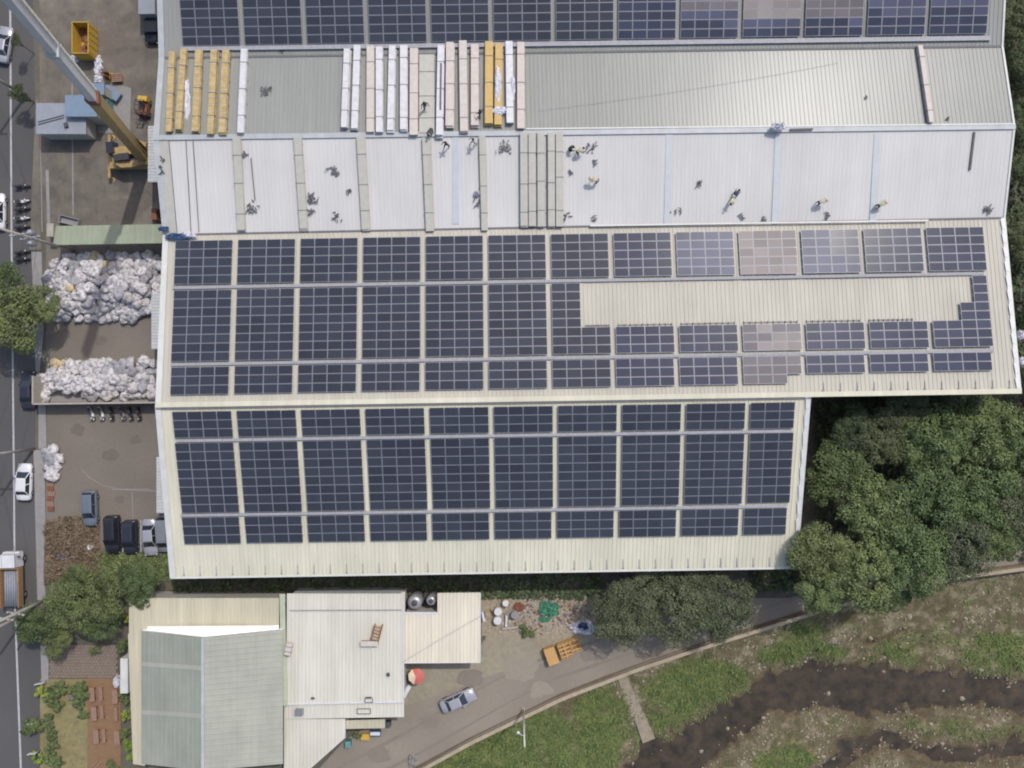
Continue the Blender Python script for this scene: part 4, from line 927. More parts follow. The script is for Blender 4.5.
# ------------------------------------------------------------------ vehicles
def make_car(L,W,H,paint,label,group,hood=.24,trunk=.17,kind='sedan'):
    e=empty('parked_car',(0,0,0),0,label,'car',group)
    hl=L/2; hw=W/2; zb=.62 if kind=='sedan' else .72
    xs=[(-1,.78,.0),(-.94,.92,.06),(-.7,1,.1),(-.2,1,.1),(.3,1,.1),(.72,.98,.06),(.93,.88,-.02),(1,.7,-.12)]
    mb=MB(); rings=[]
    for t,wf,dz in xs:
        x=t*hl; w=hw*wf; zt=zb+.16+dz
        rings.append([(x,-w*.96,.22),(x,-w,.5),(x,-w*.97,zt-.14),(x,-w*.86,zt-.02),(x,0,zt+.02),(x,w*.86,zt-.02),(x,w*.97,zt-.14),(x,w,.5),(x,w*.96,.22)])
    n=9; vs=[p for r in rings for p in r]; fs=[]
    for i in range(len(rings)-1):
        for j in range(n): fs.append((i*n+j,i*n+(j+1)%n,(i+1)*n+(j+1)%n,(i+1)*n+j))
    fs.append(tuple(range(n-1,-1,-1))); fs.append(tuple(range((len(rings)-1)*n,len(rings)*n)))
    mb.add(vs,fs); o=mb.build('body',M[paint],e,True)
    # greenhouse
    x0=-hl+L*(trunk if kind=='sedan' else .04); x1=hl-L*hood; r0=x0+(.52 if kind=='sedan' else .22); r1=x1-.72
    zbt=zb+.22; zr=H; bw=hw*.87; rw=hw*.66
    B=[Vector((x0,-bw,zbt)),Vector((x1,-bw,zbt)),Vector((x1,bw,zbt)),Vector((x0,bw,zbt))]; T=[Vector((r0,-rw,zr-.04)),Vector((r1,-rw,zr-.04)),Vector((r1,rw,zr-.04)),Vector((r0,rw,zr-.04))]
    for nm,ii in (('side_window',(0,1)),('windscreen',(1,2)),('side_window',(2,3)),('rear_window',(3,0))):
        a,b=ii; mb=MB(); mb.add([B[a],B[b],T[b],T[a]],[(0,1,2,3)]); mb.build(nm,M['glass'],e)
    mb=MB(); m=Vector(((r0+r1)/2,0,zr+.02))
    ring=[T[0],T[1],T[2],T[3]]; inn=[p.lerp(m,.25)+Vector((0,0,.05)) for p in ring]
    mb.add(ring+inn,[(0,1,5,4),(1,2,6,5),(2,3,7,6),(3,0,4,7),(4,5,6,7)])
    for i in range(4): mb.beam(B[i]+Vector((0,0,.01)),T[i]+Vector((0,0,.01)),.09,.06)
    mb.beam((B[0]+B[1])/2,(T[0]+T[1])/2,.1,.05); mb.beam((B[2]+B[3])/2,(T[2]+T[3])/2,.1,.05)
    mb.build('roof_panel',M[paint],e,False)
    for sx in(-1,1):
        for sy in(-1,1):
            c=Vector((sx*hl*.62,sy*(hw-.1),.32)); mb=MB(); mb.cyl(c-Vector((0,.1,0)),c+Vector((0,.1,0)),.32,.32,14); w=mb.build('wheel',M['rubber'],e)
            mb=MB(); c2=c+Vector((0,sy*.1,0)); mb.cyl(c2,c2+Vector((0,sy*.012,0)),.2,.2,10); mb.build('rim',M['chrome'],w)
    for sy in(-1,1):
        mb=MB(); mb.box((hl*.93,sy*hw*.66,.62),(.22,.3,.12)); mb.build('headlight',M['light'],e)
        mb=MB(); mb.box((-hl*.965,sy*hw*.7,.68),(.12,.26,.14)); mb.build('taillight',M['red'],e)
        mb=MB(); mb.box((x1-.55,sy*(hw+.07),.95),(.12,.18,.12)); mb.build('mirror',M[paint],e)
    return e
def put(o,px,py,ang,z=.8):
    p=P(px,py,z); o.location=(p.x,p.y,.01); o.rotation_euler=(0,0,rad(ang)); return o
GP='cars parked in the yard'
put(make_car(4.5,1.84,1.45,'carwhite','white saloon driving on the road past the pavement',None,.22,.14),23.4,482,88)
put(make_car(4.3,1.76,1.5,'carblue','slate blue hatchback parked alone above the row of cars',GP,.22,.1,'hatch'),89.5,508.5,-88)
put(make_car(4.6,1.9,1.7,'carblack','black off-roader, leftmost in the row of parked cars',GP,.22,.1,'hatch'),112,534.5,-88)
put(make_car(4.1,1.75,1.65,'carnavy','very dark compact car, second in the row of parked cars',GP,.2,.1,'hatch'),130,537,-89)
put(make_car(4.5,1.8,1.45,'carsilver','silver saloon, third in the row beside the white bay line',GP,.24,.16),149.5,537.5,-86)
put(make_car(4.5,1.8,1.9,'cargrey','grey van half hidden under the roof edge, last in the row',GP,.14,.05,'hatch'),164.5,534,-88)
put(make_car(4.5,1.75,1.45,'carsilver','silver saloon driving on the lane by the river',None,.26,.15),458,701,24)
put(make_car(4.5,1.8,1.45,'carnavy','dark blue car parked at the road side by the walled bag store',None),27.5,390,90)
put(make_car(4.4,1.8,1.45,'carsilver','silver car at the top left corner under the greenery',None),3,44,80)
put(make_car(4.4,1.8,1.45,'carwhite','white car cut by the left picture edge beside the scooters',None),-3,211,90)

def wheels(e,pts,r,w,ry='y'):
    for x,y in pts:
        c=Vector((x,y,r)); mb=MB(); mb.cyl(c-Vector((0,w/2,0)),c+Vector((0,w/2,0)),r,r,14); wh=mb.build('wheel',M['rubber'],e)
        mb=MB(); s=1 if y>0 else -1; mb.cyl(c+Vector((0,s*w/2,0)),c+Vector((0,s*(w/2+.012),0)),r*.5,r*.5,10); mb.build('rim',M['chrome'],wh)
# stake truck
e=empty('stake_truck',(0,0,0),0,'white cabbed truck with orange sided bed under the utility pole','truck')
mb=MB(); mb.box((2.4,0,1.5),(1.7,2.1,1.7),0,0,.9); mb.box((3.2,0,1.05),(.35,2.0,.7)); mb.build('cab',M['white'],e)
mb=MB(); mb.add([(3.22,-.85,1.5),(3.22,.85,1.5),(3.06,.8,2.25),(3.06,-.8,2.25)],[(0,1,2,3)]); mb.build('windscreen',M['glass'],e)
mb=MB(); mb.box((-.5,0,.75),(6,1,.3)); mb.build('chassis',M['plastic'],e)
mb=MB(); mb.box((-.9,0,1.0),(4.8,2.3,.15)); mb.build('bed',M['cargrey'],e)
for s in(-1,1):
    mb=MB(); mb.box((-.9,s*1.12,1.5),(4.8,.12,.9)); mb.build('side_board',M['cratedark'],e)
mb=MB(); mb.box((1.45,0,1.55),(.12,2.2,1.0)); mb.build('headboard',M['cratedark'],e)
mb=MB()
for i in range(7): mb.cyl((-3.1,-.85+i*.28,1.25),(1.2,-.85+i*.28,1.25),.13,.13,8)
mb.build('pipe_load',M['bluegrey'],e,True)
for s in(-1,1):
    mb=MB(); mb.box((2.9,s*1.25,1.9),(.12,.2,.35)); mb.build('mirror',M['plastic'],e)
wheels(e,[(2.4,.95),(2.4,-.95),(-2,.95),(-2,-.95)],.42,.28); put(e,11,580,91,1.5)
# scooters
def make_scooter():
    e=empty('motor_scooter',(0,0,0),0,'x','motor scooter','g')
    mb=MB(); mb.hexa([(-.75,-.14,.45),(-.1,-.17,.35),(-.1,.17,.35),(-.75,.14,.45),(-.85,-.11,.78),(-.05,-.16,.68),(-.05,.16,.68),(-.85,.11,.78)]); mb.box((.15,0,.32),(.55,.32,.08)); mb.hexa([(.36,-.2,.3),(.5,-.16,.3),(.5,.16,.3),(.36,.2,.3),(.5,-.18,.95),(.6,-.12,.95),(.6,.12,.95),(.5,.18,.95)]); mb.build('body',M['cargrey'],e)
    mb=MB(); mb.box((-.4,0,.82),(.72,.28,.1),0,0,.85); mb.build('seat',M['plastic'],e)
    mb=MB(); mb.tube([(.42,-.34,1.0),(.55,-.12,1.04),(.55,.12,1.04),(.42,.34,1.0)],.02); mb.build('handlebar',M['plastic'],e)
    for x in(-.62,.66):
        mb=MB(); mb.cyl((x,-.06,.24),(x,.06,.24),.24,.24,12); w=mb.build('wheel',M['rubber'],e)
        mb=MB(); mb.cyl((x,-.065,.24),(x,.065,.24),.12,.12,8); mb.build('rim',M['chrome'],w)
    mb=MB(); mb.hexa([(.52,-.08,.46),(.9,-.06,.38),(.9,.06,.38),(.52,.08,.46),(.52,-.08,.52),(.86,-.06,.5),(.86,.06,.5),(.52,.08,.52)]); mb.build('mudguard',M['cargrey'],e)
    mb=MB(); mb.box((.64,0,.9),(.08,.16,.12)); mb.build('headlight',M['light'],e)
    return e
sc0=make_scooter(); first=True
def scooter(px,py,ang,paint,label,group):
    global first
    o=sc0 if first else copy_tree(sc0); first=False
    put(o,px,py,ang,.6); tag(o,label,'motor scooter',group)
    for c in o.children:
        if c.name.startswith(('body','mudguard')): c.material_slots[0].link='OBJECT'; c.material_slots[0].material=M[paint]
pc=['carwhite','carwhite','plastic','cargrey','carnavy','plastic']
for i,x in enumerate((91,101,111,122,130,138.5)): scooter(x,413.5,-70-4*(i%3),pc[i],'%s scooter from the left in the row against the bag store wall'%ORD[i],'scooters parked against the bag store wall')
for i,(y,p) in enumerate(((186,'plastic'),(201,'carwhite'),(209,'plastic'),(218,'carwhite'),(227,'plastic'),(252,'plastic'),(259,'carnavy'))): scooter(21.5,y,4+3*(i%3),p,'%s scooter from the top in the roadside row'%ORD[i],'scooters parked along the road')

# forklift
e=empty('forklift',(0,0,0),0,'dark forklift with a yellow counterweight beside the crane','forklift')
mb=MB(); mb.box((0,0,.7),(2.0,1.15,.7),0,0,.92); mb.build('body',M['rust'],e)
mb=MB(); mb.hexa([(-1.3,-.6,.45),(-.7,-.6,.45),(-.7,.6,.45),(-1.3,.6,.45),(-1.25,-.55,1.35),(-.6,-.55,1.45),(-.6,.55,1.45),(-1.25,.55,1.35)]); mb.build('counterweight',M['yellow'],e)
mb=MB()
for x in(-.5,.75):
    for y in(-.5,.5): mb.beam((x,y,1),(x,y,2.1),.07,.07)
for x in(-.5,0.1,.75): mb.beam((x,-.5,2.1),(x,.5,2.1),.07,.05)
for y in(-.5,0,.5): mb.beam((-.5,y,2.1),(.75,y,2.1),.06,.05)
mb.build('overhead_guard',M['plastic'],e)
mb=MB(); mb.box((0,0,1.15),(.5,.5,.12)); mb.box((-.25,0,1.4),(.12,.5,.5)); mb.build('seat',M['plastic'],e)
mb=MB()
for y in(-.35,.35): mb.beam((1.1,y,.2),(1.1,y,2.3),.12,.1)
mb.beam((1.1,-.4,2.2),(1.1,.4,2.2),.1,.1); mb.beam((1.1,-.4,.5),(1.1,.4,.5),.1,.1); mb.build('mast',M['dark'],e)
for y in(-.3,.3):
    mb=MB(); mb.box((1.75,y,.12),(1.1,.12,.05)); mb.build('fork',M['dark'],e)
wheels(e,[(.75,.55),(.75,-.55),(-.75,.5),(-.75,-.5)],.32,.24); put(e,143,107,-95,1)

# ------------------------------------------------------------------ crane
cb=P(141,153,0); cb.z=0
e=empty('truck_crane',cb,0,'orange truck crane at the left factory wall with grey telescopic boom raised across the corner','crane')
A=P(139,153,3.4); D=P(-2,-14,43)
def tpx(px):
    lo,hi=0,1
    for _ in range(40):
        m=(lo+hi)/2; q=A.lerp(D,m)
        if 512+q.x*F/(HC-q.z)>px: lo=m
        else: hi=m
    return lo
tB,tC=tpx(92),tpx(52)
mb=MB(); c=P(150,158,1.2); mb.box((c.x,c.y,1.25),(9.5,2.7,.6)); mb.build('carrier',M['orange'],e,off=cb)
for px in (118,132,150,168):
    for s in(-1,1):
        q=P(px,158,.5); mb=MB(); mb.cyl((q.x,q.y+s*1.15-.16,.52),(q.x,q.y+s*1.15+.16,.52),.52,.52,14); w=mb.build('wheel',M['rubber'],e,off=cb)
for px in (112,160):
    for s in(-1,1):
        q=P(px,158,.3); mb=MB(); mb.beam((q.x,q.y+s*.5,.9),(q.x,q.y+s*2.6,.9),.3,.25); mb.cyl((q.x,q.y+s*2.6,0.05),(q.x,q.y+s*2.6,1),.09,.09,8); mb.cyl((q.x,q.y+s*2.6,0.0),(q.x,q.y+s*2.6,.08),.3,.3,12); mb.build('outrigger',M['orange'],e,off=cb)
tt=P(133,155,2)
mb=MB(); mb.cyl((tt.x,tt.y,1.5),(tt.x,tt.y,1.9),1.1,1.1,20); mb.build('turntable',M['dark'],e,off=cb)
def ang_box(mb,px,py,z,sx,sy,sz,rot,m=0,taper=1): q=P(px,py,z); mb.box((q.x,q.y,z),(sx,sy,sz),rot,m,taper)
mb=MB(); ang_box(mb,128,151,2.3,3.4,1.0,.8,.15); ang_box(mb,140,146,2.5,1.8,1.1,1.0,-.3); mb.build('superstructure',M['orange'],e,off=cb)
mb=MB(); pts=[(113,163),(121,167.5),(132,167),(146,163.5),(146,158),(133,160.5),(120,161),(112,158)]
n=len(pts); lo=[P(x,y,2.4) for x,y in pts]; lo2=[Vector((p.x,p.y,1.5)) for p in lo]; mb.add(lo2+lo,[tuple(range(n,2*n)),tuple(range(n-1,-1,-1))]+[(i,(i+1)%n,n+(i+1)%n,n+i) for i in range(n)]); mb.build('counterweight',M['orange'],e,off=cb)
mb=MB(); ang_box(mb,112,148.5,2.4,1.0,1.5,1.3,.1,0,.85); mb.build('operator_cab',M['glass'],e,off=cb)
mb=MB(); ang_box(mb,124,157,2.7,1.3,.8,.5,.1); ang_box(mb,117,158,2.6,.7,.8,.4,.1); mb.build('winch',M['plastic'],e,off=cb)
mb=MB(); ang_box(mb,139,155,3.0,.9,.6,.3,.05); mb.build('engine_cover',M['yellow'],e,off=cb)
def boom(t0,t1,w,h,mk,name,parent=e):
    a=A.lerp(D,t0); b=A.lerp(D,t1); mb=MB(); d=(b-a).normalized(); x=d.cross(Vector((0,0,1))).normalized(); y=x.cross(d).normalized(); prof=[(-.5,.25),(-.5,-.5),(.5,-.5),(.5,.25),(.3,.5),(-.3,.5)]
    vs=[q+x*(i*w)+y*(j*h) for q in(a,b) for i,j in prof]; mb.add(vs,[tuple(range(5,-1,-1)),tuple(range(6,12))]+[(i,(i+1)%6,6+(i+1)%6,6+i) for i in range(6)]); return mb.build(name,M[mk],parent,off=cb),x,y
bo,x,y=boom(-.03,tB,1.15,1.2,'orange','base_boom'); boom(tB-.01,tC,.98,.9,'boomgrey','boom_section'); boom(tC-.005,1.1,.84,.8,'boomgrey','boom_section')
boom(tC-.012,tC+.004,1.25,1.1,'trimgrey','boom_collar'); boom(tB-.012,tB+.006,1.3,1.3,'rust','boom_collar')
sgn=1 if x.x*1+x.y*1>0 else -1
for t0,t1,ww in ((tB+.01,tC-.01,.52),(tC+.01,1.1,.45)):
    mb=MB()
    for q_ in (.45,-.45):
        o_=x*sgn*(ww+.06)+y*q_; mb.beam(A.lerp(D,t0)+o_,A.lerp(D,t1)+o_,.22,.22)
    mb.build('boom_edge_rail',M['boomedge'],e,off=cb)
mb=MB(); p0=P(146,150,2.5); p1=A.lerp(D,tB*.7)+x*sgn*.6; mb.cyl(p0,p1,.2,.16,10); mb.build('luffing_cylinder',M['dark'],e,off=cb)
mb=MB(); p0=P(146,153,2.9); p1=A.lerp(D,tB*.8)+x*sgn*.35+y*.6; mb.cyl(p0,p1,.1,.1,8); mb.build('hose',M['yellow'],e,off=cb)

# skip container, shed, small truck
def obox(name,label,cat,x0,y0,x1,y1,z,mk,inner=None):
    a=P(x0,y0,z); b=P(x1,y1,z); c=(a+b)/2; c.z=0; e=empty(name,c,0,label,cat); W=b.x-a.x; D_=a.y-b.y
    return e,W,D_
e,W_,D_=obox('skip_container','open yellow skip with rubbish inside in the upper yard','skip',72,22,88,53,2.3,'yellow')
mb=MB(); t=.08; mb.box((0,0,.1),(W_,D_,.15)); mb.box((-W_/2,0,1.2),(t,D_,2.2)); mb.box((W_/2,0,1.2),(t,D_,2.2)); mb.box((0,D_/2,1.2),(W_,t,2.2)); mb.box((0,-D_/2,1.2),(W_,t,2.2))
for s in (-1,1):
    for k in range(5): mb.box((s*(W_/2+.05),-D_/2+.3+k*(D_-.6)/4,1.15),(.08,.1,2.1))
mb.build('shell',M['yellow'],e)
rr=random.Random(9); mb=MB()
for i in range(60): mb.box((rr.uniform(-W_/2+.3,W_/2-.3),rr.uniform(-D_/2+.3,D_/2-.3),rr.uniform(.2,.9)),(rr.uniform(.1,.6),rr.uniform(.1,.6),.12),rr.uniform(0,3))
mb.build('rubbish',M['rust'],e)
# site shed: two-tier pale blue roofs
def shed(name,label,cat,quads,group=None):
    c=P((quads[0][0]+quads[0][2])/2,(quads[0][1]+quads[0][3])/2,quads[0][4]); c.z=0; e=empty(name,c,0,label,cat,group)
    for (x0,y0,x1,y1,z,th,mk) in quads:
        a=P(x0,y0,z); b=P(x1,y1,z); mb=MB(); m_=(a+b)/2; mb.box((m_.x,m_.y,z-th/2),(b.x-a.x,a.y-b.y,th)); mb.build('roof',M[mk],e,off=c)
        mb=MB(); mb.box((m_.x,m_.y,(z-th)/2),(b.x-a.x-.3,a.y-b.y-.3,z-th)); mb.build('wall',M['wall'],e,off=c)
    return e,c
e,c=shed('site_shed','pale blue grey flat shed roof crossed by the crane boom','shed',[(36,103,86,134,2.8,.12,'bluegrey'),(65,95,97,116.5,3.6,.12,'blue')])
mb=MB(); mb.tube([P(38,122,2.86),P(64,115,2.86)],.05); mb.tube([P(38,124.5,2.86),P(64,117.5,2.86)],.05); mb.build('roof_cable_or_shadow',M['dark'],e,off=c)
mb=MB(); ang_box(mb,66,125,3.0,.4,.5,.3,.3); mb.build('roof_vent',M['dark'],e,off=c)
e,c=shed('blue_container','blue steel site container above the crane','container',[(86.5,83,104,94.5,2.9,.1,'blue')])
mb=MB(); 
for i in range(9): ang_box(mb,88+i*1.9,94.7,1.5,.08,.1,2.5,0)
mb.build('rib',M['blue'],e,off=c)
q=P(101,104,1.6); o=empty('water_tank',(q.x,q.y,0),0,'teal box tank between the blue container and the crane boom','tank')
mb=MB(); mb.box((0,0,.8),(1.5,1.5,1.6),0,0,.96); mb.build('body',M['teal'],o); mb=MB(); mb.cyl((0,0,1.6),(0,0,1.72),.3,.3,14); mb.build('lid',M['blue'],o)
q=P(110,92,1); o=empty('sheet_stack',(q.x,q.y,0),rad(-35),'stack of slate blue metal sheets right of the blue container','sheet stack')
mb=MB()
for i in range(5): mb.box((R.uniform(-.05,.05),R.uniform(-.05,.05),.15+i*.13),(2.1,1.1,.11))
mb.build('sheets',M['blue'],o); mb=MB(); mb.box((-.6,0,.05),(.1,1.1,.09)); mb.box((.6,0,.05),(.1,1.1,.09)); mb.build('bearers',M['wood'],o)
crumple('white_scrap',P(99,66,0),.5,1.4,.6,'tarp',31,'upright heap of torn white plastic below the yellow skip','scrap heap')
crumple('white_scrap',P(99,79,0),.7,.5,.4,'tarp',32,'small torn white plastic beside the blue container','scrap heap')
crumple('white_scrap',P(74,60,0),.6,.5,.4,'tarp',33,'pale grey rag heap left of the skip foot','scrap heap')
q=P(108,74,.5); o=empty('gas_cylinder_rack',(q.x,q.y,0),0,'rack of rusty red gas cylinders above the blue container','gas cylinder rack')
for i in range(6):
    mb=MB(); x_=-.25+.25*(i%3); y_=-.5+ .45*(i//3); mb.lathe([(.11,0),(.115,1.1),(.09,1.25),(.03,1.32),(.03,1.42)],(x_,y_,.05),10); mb.build('gas_cylinder',M['rust'],o,True)
mb=MB(); mb.box((0,-.25,.03),(.9,1.1,.05))
for s in(-1,1):
    mb.beam((s*.42,-.75,.05),(s*.42,-.75,1.0),.04,.04); mb.beam((s*.42,.25,.05),(s*.42,.25,1.0),.04,.04); mb.beam((s*.42,-.75,.9),(s*.42,.25,.9),.04,.04)
mb.build('frame',M['yellow'],o)
q=P(117,78,.4); o=empty('pallet_stack',(q.x,q.y,0),rad(5),'stack of tan pallets right of the gas cylinders','pallet stack')
def pallet(mb,z,w=1.2,d=1.0,rot=0):
    for i in range(5): mb.box((0,-d/2+.06+i*(d-.12)/4,z+.12),(w,.14,.022))
    for i in(-1,0,1): mb.box((i*(w/2-.06),0,z+.06),(.1,d,.09))
mb=MB()
for k in range(4): pallet(mb,k*.15)
mb.build('pallets',M['wood'],o)
# small truck by the roof
e=empty('box_truck',(0,0,0),0,'box truck with pale body and black cab tucked beside the top left roof edge','truck')
mb=MB(); mb.box((1.9,0,1.15),(1.7,1.8,1.3),0,0,.88); mb.build('cab',M['carblack'],e)
mb=MB(); mb.add([(2.72,-.75,1.1),(2.72,.75,1.1),(2.6,.7,1.7),(2.6,-.7,1.7)],[(0,1,2,3)]); mb.build('windscreen',M['glass'],e)
mb=MB(); mb.box((-1.2,0,1.7),(4.2,2.0,2.0)); mb.build('box_body',M['bluegrey'],e)
mb=MB(); mb.box((-.2,0,.6),(5.2,.9,.2)); mb.build('chassis',M['plastic'],e)
wheels(e,[(1.9,.8),(1.9,-.8),(-2,.8),(-2,-.8)],.36,.22); put(e,151,11,-89,1.5)
for s in (1,):
    q=P(151,33,.8)
put(make_car(3.6,1.7,1.5,'carblack','small black car parked below the box truck at the roof edge',None,.2,.1,'hatch'),151.5,28,-90)

# green canopy
a=P(53,226,3.6); b=P(165,244,3.6)
c=(a+b)/2; c.z=0; e=empty('green_canopy',c,0,'long green sheet canopy above the bulk bags','canopy')
mb=MB(); tl=P(56,226,3.3);tr=P(170,224,3.3);bl=P(53,245,3.7);br=P(170,243,3.7); ribbed(mb,tl,tr,bl,br,.6,.03); mb.build('roof',M['greenroof'],e,off=c)
for px in(60,95,130,160):
    for py in(228,242): q=P(px,py,3.3); mb=MB(); mb.cyl((q.x,q.y,0),(q.x,q.y,3.25),.06,.06,8); mb.build('post',M['alu'],e,off=c)
mb=MB(); q=P(50,230,2.2); mb.box((q.x,q.y,1.1),(.8,1.6,2.2)); mb.build('end_cabinet',M['concrete'],e,off=c)
q=P(67,220,1); o=empty('steel_trough',(q.x,q.y,0),rad(-14),'grey open trough lying above the green canopy','trough')
mb=MB(); mb.box((0,0,.1),(2.4,.9,.1)); mb.box((0,.42,.4),(2.4,.06,.6)); mb.box((0,-.42,.4),(2.4,.06,.6)); mb.box((-1.17,0,.4),(.06,.8,.6)); mb.box((1.17,0,.4),(.06,.8,.6)); mb.build('shell',M['bluegrey'],o)
mb=MB(); mb.box((0,0,.2),(2.2,.8,.12)); mb.build('residue',M['walk'],o)
q=P(156,215,1); o=empty('rust_cabinet',(q.x,q.y,0),0,'rusty red cabinet at the right end of the green canopy','cabinet')
mb=MB(); mb.box((0,0,.8),(.6,1.4,1.6)); mb.build('body',M['rust'],o); mb=MB(); mb.box((-.31,0,.8),(.02,1.2,1.4)); mb.build('door',M['dark'],o)
# lean-to canopies along the left factory wall
for i,(x0,y0,x1,y1,z,lab) in enumerate(((148,126,160,182,6.5,'white lean-to roof against the factory wall beside the crane'),(151.5,293,164,349,5.0,'white lean-to roof beside the upper bag heap'),(156.5,457,172,513,4.2,'white louvred lean-to roof above the parked grey van'))):
    a=P(x0,y0,z); b=P(x1,y1,z); c=(a+b)/2; e=empty('lean_to',Vector((c.x,c.y,0)),0,lab,'lean-to','white lean-to roofs along the left factory wall'); 
    mb=MB(); ribbed(mb,P(x0,y0,z),P(x0,y1,z-.05),P(x1+6,y0,z+.5),P(x1+6,y1,z+.5),.35,.04,.08); mb.build('roof',M['whitewall'],e,off=e.location.copy())
    for yy in (y0+2,(y0+y1)/2,y1-2):
        q=P(x0+1.2,yy,z); mb=MB(); mb.cyl((q.x,q.y,0),(q.x,q.y,z-.1),.06,.06,8); mb.build('post',M['alu'],e,off=e.location.copy())
# bag store walls
mb=MB(); h=2.4
def wseg(mb,x0,y0,x1,y1,h,w=.18):
    a=P(x0,y0,h); b=P(x1,y1,h); a.z=b.z=h/2; mb.beam(a,b,w,h)
wseg(mb,32.5,404,157,402.5,2.6); wseg(mb,32.5,376,32.5,404,2.6)
tag(mb.build('store_wall',M['concrete']),'thin concrete wall around the lower bulk bag heap','wall')
flat('store_floor',[(36,374),(160,366),(160,402),(36,402)],.018,'walk')

# ------------------------------------------------------------------ bulk bags
def bag_mesh(seed,mk='bag'):
    rr=random.Random(seed); mb=MB(); n=16; prof=[(.40,0),(.5,.12),(.54,.4),(.53,.7),(.46,.90),(.33,.99),(.2,.99),(.12,.93)]
    if seed%3==0: prof=[(.38,0),(.52,.1),(.56,.35),(.5,.62),(.36,.78),(.15,.9),(.10,1.05),(.14,1.12)]
    vs=[]
    for r,z in prof:
        for i in range(n):
            t=2*math.pi*i/n; sq=1/max(abs(math.cos(t)),abs(math.sin(t)))**.45
            k=1+.34*noise.noise(Vector((math.cos(t)*1.9+seed,math.sin(t)*1.9,z*3)))+.05*math.sin(t*7+seed)+.12*noise.noise(Vector((math.cos(t)*5+seed,math.sin(t)*5,z*7)))
            vs.append((math.cos(t)*r*sq*k,math.sin(t)*r*sq*k,z+.28*noise.noise(Vector((math.cos(t)*2.2,math.sin(t)*2.2+z,seed)))*(z>.1)))
    k=len(prof); fs=[]
    for j in range(k-1):
        for i in range(n): fs.append((j*n+i,j*n+(i+1)%n,(j+1)*n+(i+1)%n,(j+1)*n+i))
    mb.add(vs,fs,0); mb.add(vs,[tuple(range((k-1)*n,k*n))],1); mb.add(vs,[tuple(range(n-1,-1,-1))],0)
    for q in range(4):
        a=math.pi/4+q*math.pi/2; p=Vector((math.cos(a)*.45,math.sin(a)*.45,.9)); s=Vector((-math.sin(a),math.cos(a),0))*.13
        mb.tube([p-s,p-s*.4+Vector((0,0,.2)),p+s*.6+Vector((.03,0,.16)),p+s],.03,4)
    me=bpy.data.meshes.new('bulk_bag'); me.from_pydata([tuple(v) for v in mb.v],[],mb.f)
    me.materials.append(M[mk]); me.materials.append(M['baghole'])
    for p,mi in zip(me.polygons,mb.m): p.material_index=mi; p.use_smooth=True
    return me
BG=[bag_mesh(i,'bag' if i<6 else ('bagtan' if i==6 else 'baggrey')) for i in range(8)]
def pile(poly_f,x0,x1,y0,y1,stepx,label,group,seed,zmax):
    rr=random.Random(seed); n=0
    rows=int((y1-y0)/stepx)+1
    for j in range(rows):
        for i in range(int((x1-x0)/stepx)+1):
            px=x0+i*stepx+rr.uniform(-1.5,1.5)+(stepx/2 if j%2 else 0); py=y0+j*stepx+rr.uniform(-1.5,1.5)
            if px>x1 or not poly_f(px,py): continue
            e=min(px-x0,x1-px,py-y0,y1-py)/stepx
            z=min(zmax,max(0,(e-.6)*.55))*rr.uniform(.7,1.1)
            if noise.noise(Vector((px*.06,py*.06,seed)))>.2: z*=.6
            q=P(px,py,z+.6); k=rr.random(); v=rr.randrange(6) if k<.80 else (6 if k<.83 else 7)
            s=rr.uniform(.95,1.3)
            o=link(BG[v],'bulk_bag',None,(q.x,q.y,z),(rr.uniform(-.6,.6),rr.uniform(-.6,.6),rr.uniform(0,6.28)),(s*rr.uniform(.9,1.3),s,s*rr.uniform(.55,.85)))
            tag(o,label,'bulk bag',group); n+=1
    return n
def f1(px,py):
    if py<252+ (0 if px>95 else (95-px)*.1): return False
    if px<60 and py<262: return False
    bot=321-(max(0,px-118))*.25-(4 if px>150 else 0)
    if 60<px<78: bot=318
    return py<bot and px>44+(6 if py<262 else 0)+(8 if py>310 else 0)
pile(f1,45,159,250,322,7.5,'white woven bulk bag in the large jumbled heap below the green canopy','bulk bags below the green canopy',11,2.3)
def f2(px,py):
    if px<52 and py<372: return False
    if 50<px<72 and py>388: return False
    if 66<px<82 and py>392: return False
    return True
pile(f2,41,157,364,399,7.4,'white woven bulk bag inside the walled store at the left factory wall','bulk bags in the walled store',12,1.6)
pile(lambda x,y: True,46,58,452,478,7.5,'white woven sack dumped beside the pavement in the car park','sacks beside the pavement',13,.3)
# brick stack by pavement
for i in range(6):
    q=P(50+R.uniform(-1,1),484+i*5,.3); o=empty('brick_stack',(q.x,q.y,0),R.uniform(-.1,.1),'%s brick stack from the top beside the pavement'%ORD[i],'brick stack','brick stacks beside the pavement')
    mb=MB()
    for a in range(3):
        for b in range(3):
            for k in range(2): mb.box((-.26+a*.26,-.2+b*.2,.05+k*.1),(.24,.18,.09))
    mb.build('bricks',M['rust'] if i%2 else M['wood'],o)
for i,(px,py,mk,lab) in enumerate(((67,557,'navy','blue plastic heap in the dry weeds, right one'),(60,556,'navy','blue plastic heap in the dry weeds, left one'),(69,566,'teal','greenish blue sheet below the blue plastic heaps'),(91,547,'tarp','white plastic scrap in the dry weeds by the black car'),(50,558,'wood','brown heap by the pavement edge'))):
    crumple('plastic_heap',P(px,py,0),.55,.5,.4,mk,60+i,lab,'plastic heap')

